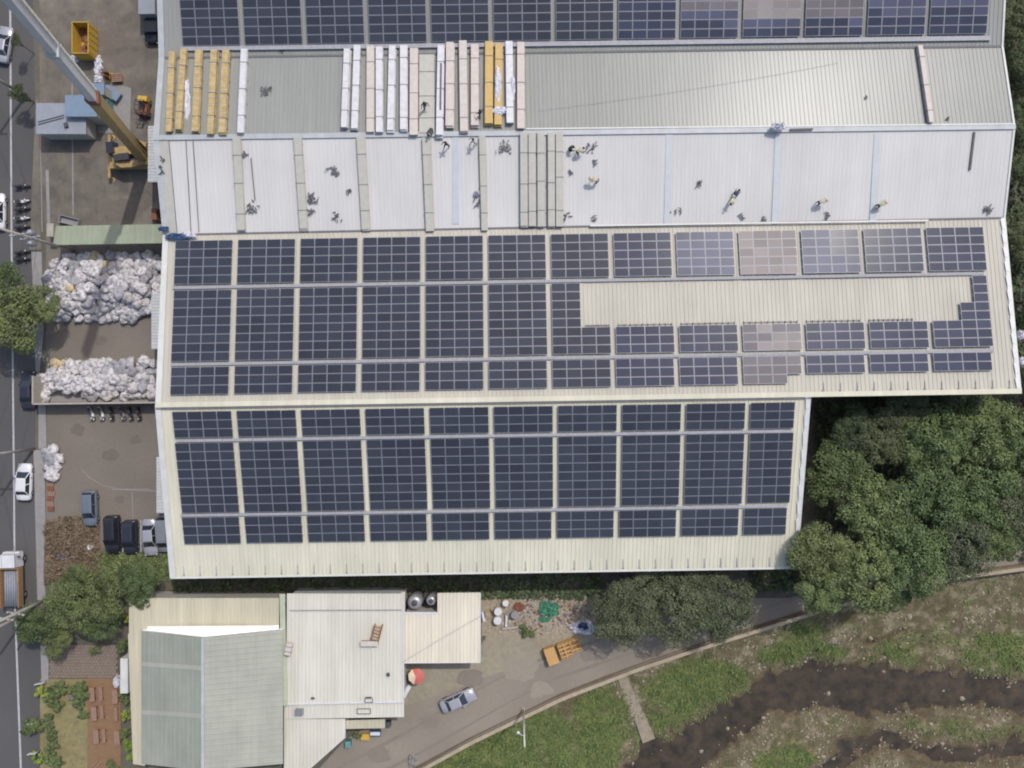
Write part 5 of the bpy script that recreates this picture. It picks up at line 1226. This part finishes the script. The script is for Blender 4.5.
# ------------------------------------------------------------------ utility poles
def upole(px,py,h,arms,label,ang=0):
    b=P(px,py,0); e=empty('utility_pole',b,0,label,'utility pole','concrete utility poles along the road')
    mb=MB(); mb.cyl((0,0,0),(0,0,h),.2,.13,12); mb.build('pole',M['concrete'],e,True)
    for k,(z,l) in enumerate(arms):
        mb=MB(); mb.box((0,.0,z),(l,.12,.12),rad(ang)); mb.build('crossarm',M['alu'],e)
        for s in (-.45,-.2,.2,.45):
            x_,y_=math.cos(rad(ang))*l*s,math.sin(rad(ang))*l*s; mb=MB(); mb.lathe([(.05,0),(.08,.08),(.04,.13),(.07,.2),(.02,.26)],(x_,y_,z+.06),8); mb.build('insulator',M['white'],e,True)
    return e
p1=upole(74,251,15,((9,2.2),(11,2.2)),'concrete utility pole rising above the green canopy corner',10)
mb=MB(); mb.lathe([(.3,0),(.34,.1),(.34,.9),(.28,1.0),(.1,1.1)],(-.1,-.6,8.2),14); mb.build('transformer',M['alu'],p1,True)
mb=MB(); mb.lathe([(.3,0),(.34,.1),(.34,.9),(.28,1.0),(.1,1.1)],(-.1,.6,8.2),14); mb.build('transformer',M['alu'],p1,True)
p2=upole(34,449,11,((9.5,1.8),),'slender concrete utility pole at the end of the pavement',0)
p3=upole(56,595,13,((8,2.0),(10,2.0)),'concrete utility pole in the green clump beside the truck',-10)
p4=upole(26,96,12,((9,2.0),),'concrete utility pole with dark greenery near the shed',0)
p5=upole(30,612,10,(),'plain concrete pole left of the green clump',0)
for i,(a,b) in enumerate(((p4,p1),(p1,p2),(p2,p3))):
    for s,z in ((-.8,9.1),(.8,9.1)):
        A_=a.location+Vector((s,0,z)); B_=b.location+Vector((s,0,z if b is not p2 else 9.6)); pts=[A_.lerp(B_,k/10)-Vector((0,0,1.2*4*(k/10)*(1-k/10))) for k in range(11)]
        mb=MB(); mb.tube(pts,.018,4); o=mb.build('overhead_wire',M['plastic'],None,off=A_); tag(o,'%s thin black overhead wire on the %s span of the utility poles'%('left' if s<0 else 'right',['top','middle','lower'][i]),'wire','overhead wires along the road')
# lamp post on wall
b=P(523.3,709,0); e=empty('street_lamp',b,0,'pale street lamp post standing at the flood wall below the lane','street lamp')
mb=MB(); mb.cyl((0,0,0),(0,0,10.4),.12,.085,12); mb.build('pole',M['trim'],e,True)
mb=MB(); mb.box((0,0,.1),(.4,.4,.2)); mb.build('base',M['concrete'],e)
mb=MB(); mb.tube([(0,0,7.7),(-.3,.25,8.0),(-.65,.55,8.2)],.04); mb.build('arm',M['trim'],e)
mb=MB(); mb.lathe([(.06,0),(.17,.03),(.19,.1),(.13,.17),(.04,.2)],(-.7,.6,8.12),12); mb.build('lamp_head',M['white'],e,True)

# ------------------------------------------------------------------ low buildings
c0=P(205,690,0); e=empty('low_building',c0,0,'low building with cream flat roof and raised grey green gable roof at the lower left','building')
zl=4.3
def lp(name,mb,mk): return mb.build(name,M[mk],e,off=c0)
def roofquad(x0,y0,x1,y1,z,mk,sp=.42,name='roof',zb=None,h=.04):
    mb=MB(); zb=z if zb is None else zb; ribbed(mb,P(x0,y0,z),P(x1,y0,z),P(x0,y1,zb),P(x1,y1,zb),sp,h,.07); return lp(name,mb,mk)
roofquad(129,598,279,634,zl,'creamlow')
mb=MB(); ribbed(mb,P(128,634,zl),P(143,634,zl),P(133,764,zl),P(145,766,zl),.45,.03); lp('roof',mb,'creamlow')
zr=6.6; ze=4.9
gA,gB,gC=P(141.5,631,ze),P(203,637.5,zr),P(283,630,ze); hA,hB,hC=P(143.5,768+60,ze),P(206.5,768+60,zr),P(285,768+60,ze)
hA,hB,hC=[Vector((g.x+.0,-44.6,g.z)) for g in (gA,gB,gC)]
mb=MB(); ribbed(mb,gA,gB,hA,hB,.55,.02); 
lp('roof_slope',mb,'greyslope')
mb=MB(); ribbed(mb,gB,hB,gC,hC,.62,.05,.08); lp('roof_slope',mb,'paleroof')
mb=MB(); mb.add([gA+Vector((0,.02,-.05)),gB+Vector((0,.02,-.05)),gC+Vector((0,.02,-.05)),Vector((gC.x,gC.y+.02,zl)),Vector((gA.x,gA.y+.02,zl))],[(0,1,2,3,4)]); lp('gable_wall',mb,'brightwhite')
mb=MB(); u=Vector((0,.45,0)); mb.add([gA+Vector((.6,.06,-.12)),gC+Vector((-.6,.06,-.12)),gC+u+Vector((-.6,0,-.35)),gA+u+Vector((.6,0,-.35)),gB+Vector((0,.05,-.02))],[(0,3,4),(3,2,4),(2,1,4)]); lp('gable_flashing',mb,'brightwhite')
mb=MB(); mb.beam(gB+Vector((0,0,.09)),hB+Vector((0,0,.09)),.35,.07); lp('ridge_cap',mb,'trimgrey')
# two pale cross bands on left slope
for y_ in (664,712):
    a=P(143,y_,ze+.06); b=Vector((gB.x,P(203,y_+4,zr).y,zr+.06)); mb=MB(); mb.beam(Vector((gA.x,a.y,ze+.07)),b,.55,.02); lp('patch_strip',mb,'paleroof')
mb=MB(); mb.box((-36.1,-34.9,2.1),(16.6,18.6,4.2)); lp('wall',mb,'wall')
mb=MB(); ribbed(mb,P(279.5,594,4.5),P(285,594,4.5),P(281.5,706,4.5),P(287,706,4.5),.4,.02); lp('roof_gutter',mb,'greenstrip')
mb=MB(); q=P(124,676,2.2); mb.box((q.x,q.y,1.1),(.9,4.2,2.2)); b_=lp('side_cabinet',mb,'trim')

c1=P(345,660,0); e=empty('white_workshop',c1,0,'low white ribbed workshop roof beside the lane','building'); 
def lp(name,mb,mk): return mb.build(name,M[mk],e,off=c1)
zw=4.6
roofquad_=lambda *a,**k:None
mb=MB(); ribbed(mb,P(287,593.5,zw),P(403,593.5,zw),P(286,705,zw-.5),P(403,702,zw-.5),.42,.045,.07); lp('roof',mb,'whitelow')
mb=MB(); ribbed(mb,P(284,704.5,zw-.75),P(404,702,zw-.75),P(284,719,zw-.9),P(404,717,zw-.9),.42,.03,.07); lp('roof',mb,'whitelow')
mb=MB(); vs=[P(284,719,3.5),P(345,719,3.5),P(344,738,3.4),P(309,769,3.3),P(284,792,3.2)]; 
bmv=vs; n=len(vs); lo=[v-Vector((0,0,.12)) for v in vs]; mb.add(lo+vs,[tuple(range(n,2*n)),tuple(range(n-1,-1,-1))]+[(i,(i+1)%n,n+(i+1)%n,n+i) for i in range(n)])
k_=286.0
while k_<344:
    yb=min(788,738+(344-k_)*.886); mb.beam(P(k_,719.5,3.55),P(k_,yb-1,3.36+.08),.07,.05); k_+=3.5
lp('roof',mb,'whitelow')
mb=MB(); mb.beam(P(345,719.5,3.3),P(345,738,3.3),.1,.3); mb.beam(P(344,738,3.25),P(309,769,3.15),.1,.25); lp('eave_trim',mb,'white')
mb=MB(); mb.beam(P(286,704.2,zw-.45),P(403.5,701.7,zw-.45),.2,.1); mb.beam(P(403.5,596,zw),P(403.5,702,zw-.45),.15,.16); lp('edge_trim',mb,'white')
mb=MB(); mb.beam(P(290,610.5,zw+.06),P(402,610,zw+.06),.12,.06); lp('roof_seam',mb,'tray')
mb=MB(); a=P(288,597,0);a2=P(402,597,4.6); x0=P(289,0,zw).x; x1=P(402,0,zw).x; y0=P(0,597,zw).y; y1=P(0,700,zw).y; mb.box(((x0+x1)/2,(y0+y1)/2,1.95),(x1-x0,y0-y1,3.9)); x1b=P(343,0,3.4).x; y2=P(0,735,3.4).y; mb.box(((x0+x1b)/2,(y1+y2)/2-.05,1.5),(x1b-x0,y1-y2,3.0)); lp('wall',mb,'whitewall')
mb=MB(); ribbed(mb,P(345,720.5,3.0),P(385,719.5,3.0),P(345,729,2.8),P(385,728,2.8),.4,.03); lp('awning',mb,'creamlow')
c2=P(441,628,0); e=empty('cream_annex',c2,0,'cream ribbed annex roof with a notch for two steel tanks','building')
def lp(name,mb,mk): return mb.build(name,M[mk],e,off=c2)
mb=MB(); ribbed(mb,P(403.5,613,4.1),P(437.5,613,4.1),P(404,662.5,4.1),P(437.5,662.5,4.1),.42,.045,.07); lp('roof',mb,'annex')
mb=MB(); ribbed(mb,P(437.5,593,4.1),P(480.5,592.5,4.1),P(437.5,662.5,4.1),P(480,662,4.1),.42,.045,.07); lp('roof',mb,'annex')
mb=MB(); ribbed(mb,P(401,592,4.15),P(405,592,4.15),P(401,613,4.15),P(405,613,4.15),.3,.02,.05); lp('roof',mb,'whitelow')
mb=MB(); mb.beam(P(404,662.7,4.05),P(480,662.2,4.05),.1,.22); mb.beam(P(480.5,593,4.05),P(480.2,662,4.05),.1,.22); mb.beam(P(404,613,4.1),P(437,613,4.1),.25,.2); lp('edge_trim',mb,'white')
mb=MB(); x0=P(405,0,4.1).x;x1=P(478,0,4.1).x;y0=P(0,614,4.1).y;y1=P(0,660,4.1).y; mb.box(((x0+x1)/2,(y0+y1)/2,1.95),(x1-x0,y0-y1,3.9)); lp('wall',mb,'wall')
# tanks in notch
for px,py,r,lab,h in ((414.5,603,.85,'large steel tank with round hatch in the roof notch',3.4),(431,601,.6,'smaller steel tank right of the large one in the roof notch',3.2)):
    q=P(px,py,h); o=empty('steel_tank',(q.x,q.y,0),0,lab,'tank','tanks in the roof notch')
    mb=MB(); mb.lathe([(r,0),(r,h-.25),(r*.8,h-.08),(r*.55,h)],(0,0,.02),24); mb.build('shell',M['steel'],o,True)
    mb=MB(); mb.lathe([(r*.42,h),(r*.42,h+.12),(r*.2,h+.16)],(0,0,.02),16); mb.build('hatch',M['dark'],o,True)
    mb=MB(); mb.tube([(r*.7,0,h-.1),(r*1.05,0,h-.1),(r*1.05,0,.1)],.05); mb.build('pipe',M['alu'],o)
# rooftop bits
def small(name,label,cat,px,py,z,parts,rot=0):
    q=P(px,py,z); o=empty(name,(q.x,q.y,z),rot,label,cat)
    for nm,mk,bx in parts:
        mb=MB()
        for b in bx: mb.box(b[:3],b[3:6])
        mb.build(nm,M[mk],o)
    return o
small('air_conditioner','grey air conditioner with louvres on the lower step of the white workshop','air conditioner',300,711,3.9,[('housing','tray',[(0,0,.3,.95,.7,.5)]),('grille','dark',[(0,-.3+.15*i,.56,.8,.05,.03) for i in range(5)])])
small('equipment_rack','grey rectangular frame on the lower step of the white workshop','rack',364,711,3.9,[('rail','dark',[(0,.3,.1,1.6,.06,.06),(0,-.3,.1,1.6,.06,.06)]),('end','dark',[(-.8,0,.1,.06,.6,.06),(.8,0,.1,.06,.6,.06)])])
small('equipment_rack','open dark frame just above the step of the white workshop','rack',369,700,4.3,[('rail','dark',[(0,-.25,.1,.9,.05,.05),(0,.35,.2,.7,.16,.12)]),('end','dark',[(-.45,0,.1,.05,.6,.05),(.45,0,.1,.05,.6,.05)])])
small('vent_cap','tiny dark vent on the white workshop near its left step','vent',313,698,4.3,[('cap','dark',[(0,0,.1,.4,.2,.12)]),('neck','tray',[(0,0,.02,.2,.2,.1)])])
small('vent_cap','dark roof vent right on the white workshop near the annex','vent',388.5,674,4.4,[('cap','dark',[(0,0,.2,.3,.4,.2)]),('neck','dark',[(0,0,.05,.2,.2,.2)])],.4)
small('tool_chest','beige bench box lying on the white workshop roof','box',370,642.5,4.6,[('box','wood',[(0,0,.25,2.0,.55,.4)]),('lid','pinkpack',[(0,0,.47,2.04,.6,.05)])])
small('wooden_ladder_frame','reddish wooden frame leaning above the beige box on the white roof','frame',377,632,4.7,[('post','rust',[(-.4,0,.3,.1,1.9,.5),(.45,.1,.3,.1,2.0,.5)]),('rung','crate',[(0,-.7+.38*i,.4,.9,.1,.1) for i in range(5)])],-.25)
small('beige_bundle','beige wrapped bundle on the green gutter strip between the roofs','bundle',289.5,648,4.7,[('wrap','pinkpack',[(0,0,.3,.7,1.4,.5)]),('strap','dark',[(0,.3,.3,.74,.06,.54),(0,-.3,.3,.74,.06,.54)])],-.2)
# wire over the annex
pts=[P(403,662,4.6).lerp(P(481,616,4.9),k/8)-Vector((0,0,.25*4*(k/8)*(1-k/8))) for k in range(9)]
mb=MB(); mb.tube(pts,.022,4); tag(mb.build('roof_wire',M['tray'],None,off=pts[0]),'thin wire crossing the cream annex roof diagonally','wire')
# parasol, clutter at annex
q=P(416,677,2.3); e=empty('parasol',(q.x,q.y,0),.5,'red and cream parasol beside the annex','parasol')
mb=MB(); n=8
for i in range(n):
    a=2*math.pi*i/n; b_=2*math.pi*(i+1)/n; mb.add([(0,0,2.5),(math.cos(a)*1.0,math.sin(a)*1.0,2.1),(math.cos(b_)*1.0,math.sin(b_)*1.0,2.1)],[(0,1,2)],0 if i in(0,1,6,7,5) else 1)
mb.build('canopy',[M['umbred'],M['umbcream']],e); mb=MB(); mb.cyl((0,0,0),(0,0,2.55),.03,.03,8); mb.build('pole',M['alu'],e); mb=MB(); mb.cyl((0,0,0),(0,0,.1),.3,.25,12); mb.build('base',M['concrete'],e)
small('garden_bench','white bench leaning at the workshop corner beside the parasol','bench',407,690,.05,[('seat','white',[(0,0,.45,.5,1.6,.06)]),('leg','white',[(0,-.7,.2,.4,.06,.4),(0,.7,.2,.4,.06,.4)]),('backrest','white',[(-.25,0,.7,.05,1.6,.4)])],-.5)
crumple('foliage_heap',P(408,677,0),.7,.8,.9,'leafgrey',77,'heap of pot plants between parasol and workshop wall','pot plants')
small('wheelie_bin','teal wheeled bin under the workshop awning','bin',349.5,741,.02,[('body','bin',[(0,0,.5,.6,.7,.95)]),('lid','teal',[(0,0,1.0,.66,.76,.07)])])
small('orange_crate','yellow orange crate under the workshop awning','crate',366,735,.02,[('body','crate',[(0,0,.3,1.0,.7,.6)]),('lid','yellow',[(0,0,.62,1.04,.74,.05)])])
small('blue_crate','blue box under the workshop awning','crate',376,732,.02,[('body','navy',[(0,0,.3,1.3,.6,.6)]),('lid','white',[(0,.05,.62,1.2,.4,.04)])])
small('black_bin','small black bin right of the awning','bin',389,722,.02,[('body','plastic',[(0,0,.4,.6,.6,.8)]),('lid','dark',[(0,0,.83,.66,.66,.06)])])
tree(357,736,.6,1.0,'shrub',0,'small potted plant under the workshop awning',None,base='shrub')
crumple('stone_ruin',P(413,760,0),.6,.9,.5,'walk',88,'pale broken concrete lump on the lane edge at the bottom','concrete lump')
# barrels
for i,(px,py,r,h,mk,lab) in enumerate(((498,612,.5,.95,'pinkpack','upper one of two white drums in a column at the annex'),(497.5,621,.5,.95,'pinkpack','lower one of two white drums in a column at the annex'),(505.5,603.5,.4,.9,'bagtan','cream drum above the two white drums'),(514.5,615.5,.45,.9,'tray','grey drum right of the upright pipe'))):
    q=P(px,py,h); o=empty('storage_drum',(q.x,q.y,0),0,lab,'drum','drums beside the annex'); mb=MB(); mb.lathe([(r*.95,0),(r,.05),(r,h*.33),(r*1.04,h*.35),(r,h*.37),(r,h*.66),(r*1.04,h*.68),(r,h*.7),(r,h-.03)],(0,0,0.01),18); mb.build('shell',M[mk],o,True)
    mb=MB(); mb.lathe([(r*.93,h-.04),(r*.93,h),(r*.1,h+.005)],(0,0,.01),18); mb.build('lid',M['walk' if mk=='tray' else 'white'],o)
q=P(506,621,.3); o=empty('white_pipe',(q.x,q.y,0),0,'white pipe piece standing between the drums','pipe'); mb=MB(); mb.tube([(0,-.7,.25),(.05,.7,.35)],.14,10); mb.build('tube',M['tarp'],o); mb=MB(); mb.cyl((0,-.74,.25),(0,-.68,.25),.18,.18,10); mb.build('collar',M['tray'],o)
mb=MB(); wseg(mb,502,629,523,626.5,.4,.25); tag(mb.build('low_wall',M['concrete']),'short low concrete ledge below the drums','wall')
small('white_board','white board leaning at the annex right wall','board',483.5,614,.02,[('board','tarp',[(0,0,.6,.25,1.2,1.1)]),('brace','wood',[(.2,0,.4,.06,.6,.8)])],.2)
# rubble bits
rr=random.Random(44); mb=MB()
for i in range(420):
    px=rr.gauss(545,26); py=rr.gauss(613,9)
    if not(490<px<598 and 596<py<634): continue
    q=P(px,py,0); mb.box((q.x,q.y,rr.uniform(.02,.15)),(rr.uniform(.08,.4),rr.uniform(.06,.3),rr.uniform(.05,.15)),rr.uniform(0,3),rr.randrange(3))
tag(mb.build('rubble',[M['concrete'],M['rust'],M['walk']]),'rubble and building waste strewn over the plot by the annex','rubble',kind='stuff')
crumple('green_net',P(549,608,0),1.3,1.1,.6,'netgreen',51,'green netting thrown over the rubble','net',n=22)
crumple('green_net',P(545,619,0),.8,.4,.4,'netgreen',52,'small piece of green netting below the larger one','net')
crumple('white_tarp',P(584,627,0),1.8,.9,.6,'tarp',53,'white and blue tarpaulin bundle at the shadow of the trees','tarpaulin',n=22)
crumple('dark_tarp',P(583,626,0.3),.7,.5,.5,'navy',54,'dark blue sheet in the white tarpaulin bundle','tarpaulin')
crumple('brick_heap',P(519,607,0),.7,.6,.3,'rust',55,'reddish brick heap between drums and green net','brick heap')
tree(524,631,.9,.6,'shrub',1,'low weed below the concrete ledge',None,base='shrub')
tree(532,634,.6,.5,'shrub',0,'small weed right of the ledge weed',None,base='shrub')
# yellow crates
def timber_box(px,py,ang,L,W,H,slats,label):
    q=P(px,py,H); o=empty('timber_crate',(q.x,q.y,0),rad(ang),label,'crate','orange timber crates on the lane')
    if slats==0:
        mb=MB(); mb.box((0,0,H/2+.05),(W,L,H-.1)); mb.build('sides',M['crate'],o)
        mb=MB(); 
        for i in range(6): mb.box((0,-L/2+L*(i+.5)/6,H+.02),(W+.04,L/6-.03,.04))
        mb.build('lid',M['crate'],o)
    else:
        mb=MB()
        for s in(-1,1): mb.box((s*W/2,0,H/2),(.06,L,H)); mb.box((0,s*L/2,H/2),(W,.06,H))
        mb.build('sides',M['crate'],o)
        mb=MB(); mb.box((0,0,H*.55),(W-.1,L-.1,.08)); mb.build('contents',M['cratedark'],o)
        mb=MB()
        for i in range(slats): mb.box((0,-L/2+L*(i+.5)/slats,H-.03),(W,.18,.05))
        mb.box((0,0,H+.01),(.14,L,.05)); mb.build('slats',M['crate'],o)
    mb=MB(); mb.box((-W/3,0,.03),(.1,L,.06)); mb.box((W/3,0,.03),(.1,L,.06)); mb.build('skids',M['wood'],o)
timber_box(551.5,656.5,20,2.1,1.3,1.1,0,'closed orange timber crate, leftmost and largest of three')
timber_box(565,650.5,20,1.9,1.4,.8,4,'slatted orange timber crate, middle of three')
timber_box(575,645,20,1.7,1.1,.4,3,'low slatted orange crate, rightmost of three')
# benches on deck
GBn='wooden bench tables on the red brown deck'
for i,(px,py,lab) in enumerate(((93,694,'upper left bench beside the shrub'),(101,694,'upper bench second column'),(95,713,'middle left bench with a white item'),(102,712,'middle bench second column'),(97,736,'lower left bench'),(104,736,'lower bench second column'),(116,696,'upper bench by the low building'),(116,714,'middle bench by the low building'),(118,737,'lower bench by the low building'))):
    q=P(px,py,.5); o=empty('deck_bench',(q.x,q.y,.14),rad(3),lab+' on the deck','bench',GBn)
    W_=.65 if i%2==0 else .42
    mb=MB(); 
    for k in range(3): mb.box((-W_/2+W_*(k+.5)/3,0,.62 if i%2==0 else .42),(W_/3-.02,1.7,.05))
    mb.build('top',M['wood'],o)
    for s in(-1,1):
        mb=MB(); mb.box((0,s*.65,.3 if i%2==0 else .2),(W_*.8,.08,.58 if i%2==0 else .38)); mb.build('leg',M['rust'],o)
crumple('white_stone',P(74,696,.0),.5,.35,.9,'walk',57,'pale ornamental stone among the lawn shrubs','stone')
crumple('white_rags',P(118,681,.2),.4,.8,.9,'tarp',58,'small white rags beside the cabinet of the low building','rag')
for i,(px,py,lab) in enumerate(((45,680,'white sign panel at the top road side shrub'),(38,719,'white sign panel at the dark roadside shrub'),(38,749,'white sign panel at the bright roadside shrub'))):
    small('sign_board',lab,'sign board',px,py,.02,[('panel','white',[(0,0,1.2,1.1,.06,.5)]),('post','alu',[(-.4,0,.5,.06,.06,1.0),(.4,0,.5,.06,.06,1.0)])],.15)
mb=MB(); q=P(95,765,.2); mb.beam(P(90,768,.3),P(98,760,.3),.15,.1); mb.beam(P(93,770,.3),P(102,761,.3),.15,.1); tag(mb.build('timber_beams',M['wood'],None,off=q),'two timber beams at the bottom end of the deck','timber')
# fence post / frame right of factory
q=P(1017,300,0); o=empty('steel_ladder',(q.x,q.y,0),0,'grey ladder frame standing beyond the right verge of the middle roof','ladder')
mb=MB(); mb.beam((0,-1.5,0),(0,-1.5,6),.08,.08); mb.beam((0,1.5,0),(0,1.5,6),.08,.08); mb.build('upright',M['alu'],o)
mb=MB()
for i in range(6): mb.beam((0,-1.5,.8+i),(0,1.5,.8+i),.05,.05)
mb.build('rung',M['alu'],o)
for i,(px,py) in enumerate(((1020,335),(1022,362))): crumple('roof_bag',P(px,py,5.5),.5,.6,.5,'tarp',80+i,('upper' if i==0 else 'lower')+' white plastic bundle caught beyond the right roof verge','plastic bundle')

# ------------------------------------------------------------------ light, world, camera
sd=Vector((.31,.44,.845)).normalized(); el=math.asin(sd.z); az=math.atan2(sd.x,sd.y)
w=bpy.data.worlds.new('World'); bpy.context.scene.world=w; w.use_nodes=True; N=w.node_tree.nodes; L=w.node_tree.links
sk=N.new('ShaderNodeTexSky'); sk.sky_type='NISHITA'; sk.sun_disc=False; sk.sun_elevation=el; sk.sun_rotation=az; sk.air_density=1.2; sk.dust_density=3.5; sk.ozone_density=1
L.new(sk.outputs[0],N['Background'].inputs[0]); N['Background'].inputs[1].default_value=.14
su=bpy.data.lights.new('sun','SUN'); su.energy=2.4; su.angle=rad(.6); su.color=(1,.955,.89); so=bpy.data.objects.new('sun',su); col.objects.link(so); so.rotation_euler=(-sd).to_track_quat('-Z','Y').to_euler(); so.location=(0,0,60)
cam=bpy.data.cameras.new('camera'); cam.sensor_width=36; cam.lens=F/1024*36; cam.clip_end=2000; cam.clip_start=1; co=bpy.data.objects.new('camera',cam); col.objects.link(co); co.location=(0,0,HC); co.rotation_euler=(0,0,0)
sc=bpy.context.scene; sc.camera=co; sc.view_settings.view_transform='Standard'; sc.view_settings.look='None'; sc.view_settings.exposure=0

sc.cycles.pixel_filter_type='BLACKMAN_HARRIS'; sc.cycles.filter_width=2.0
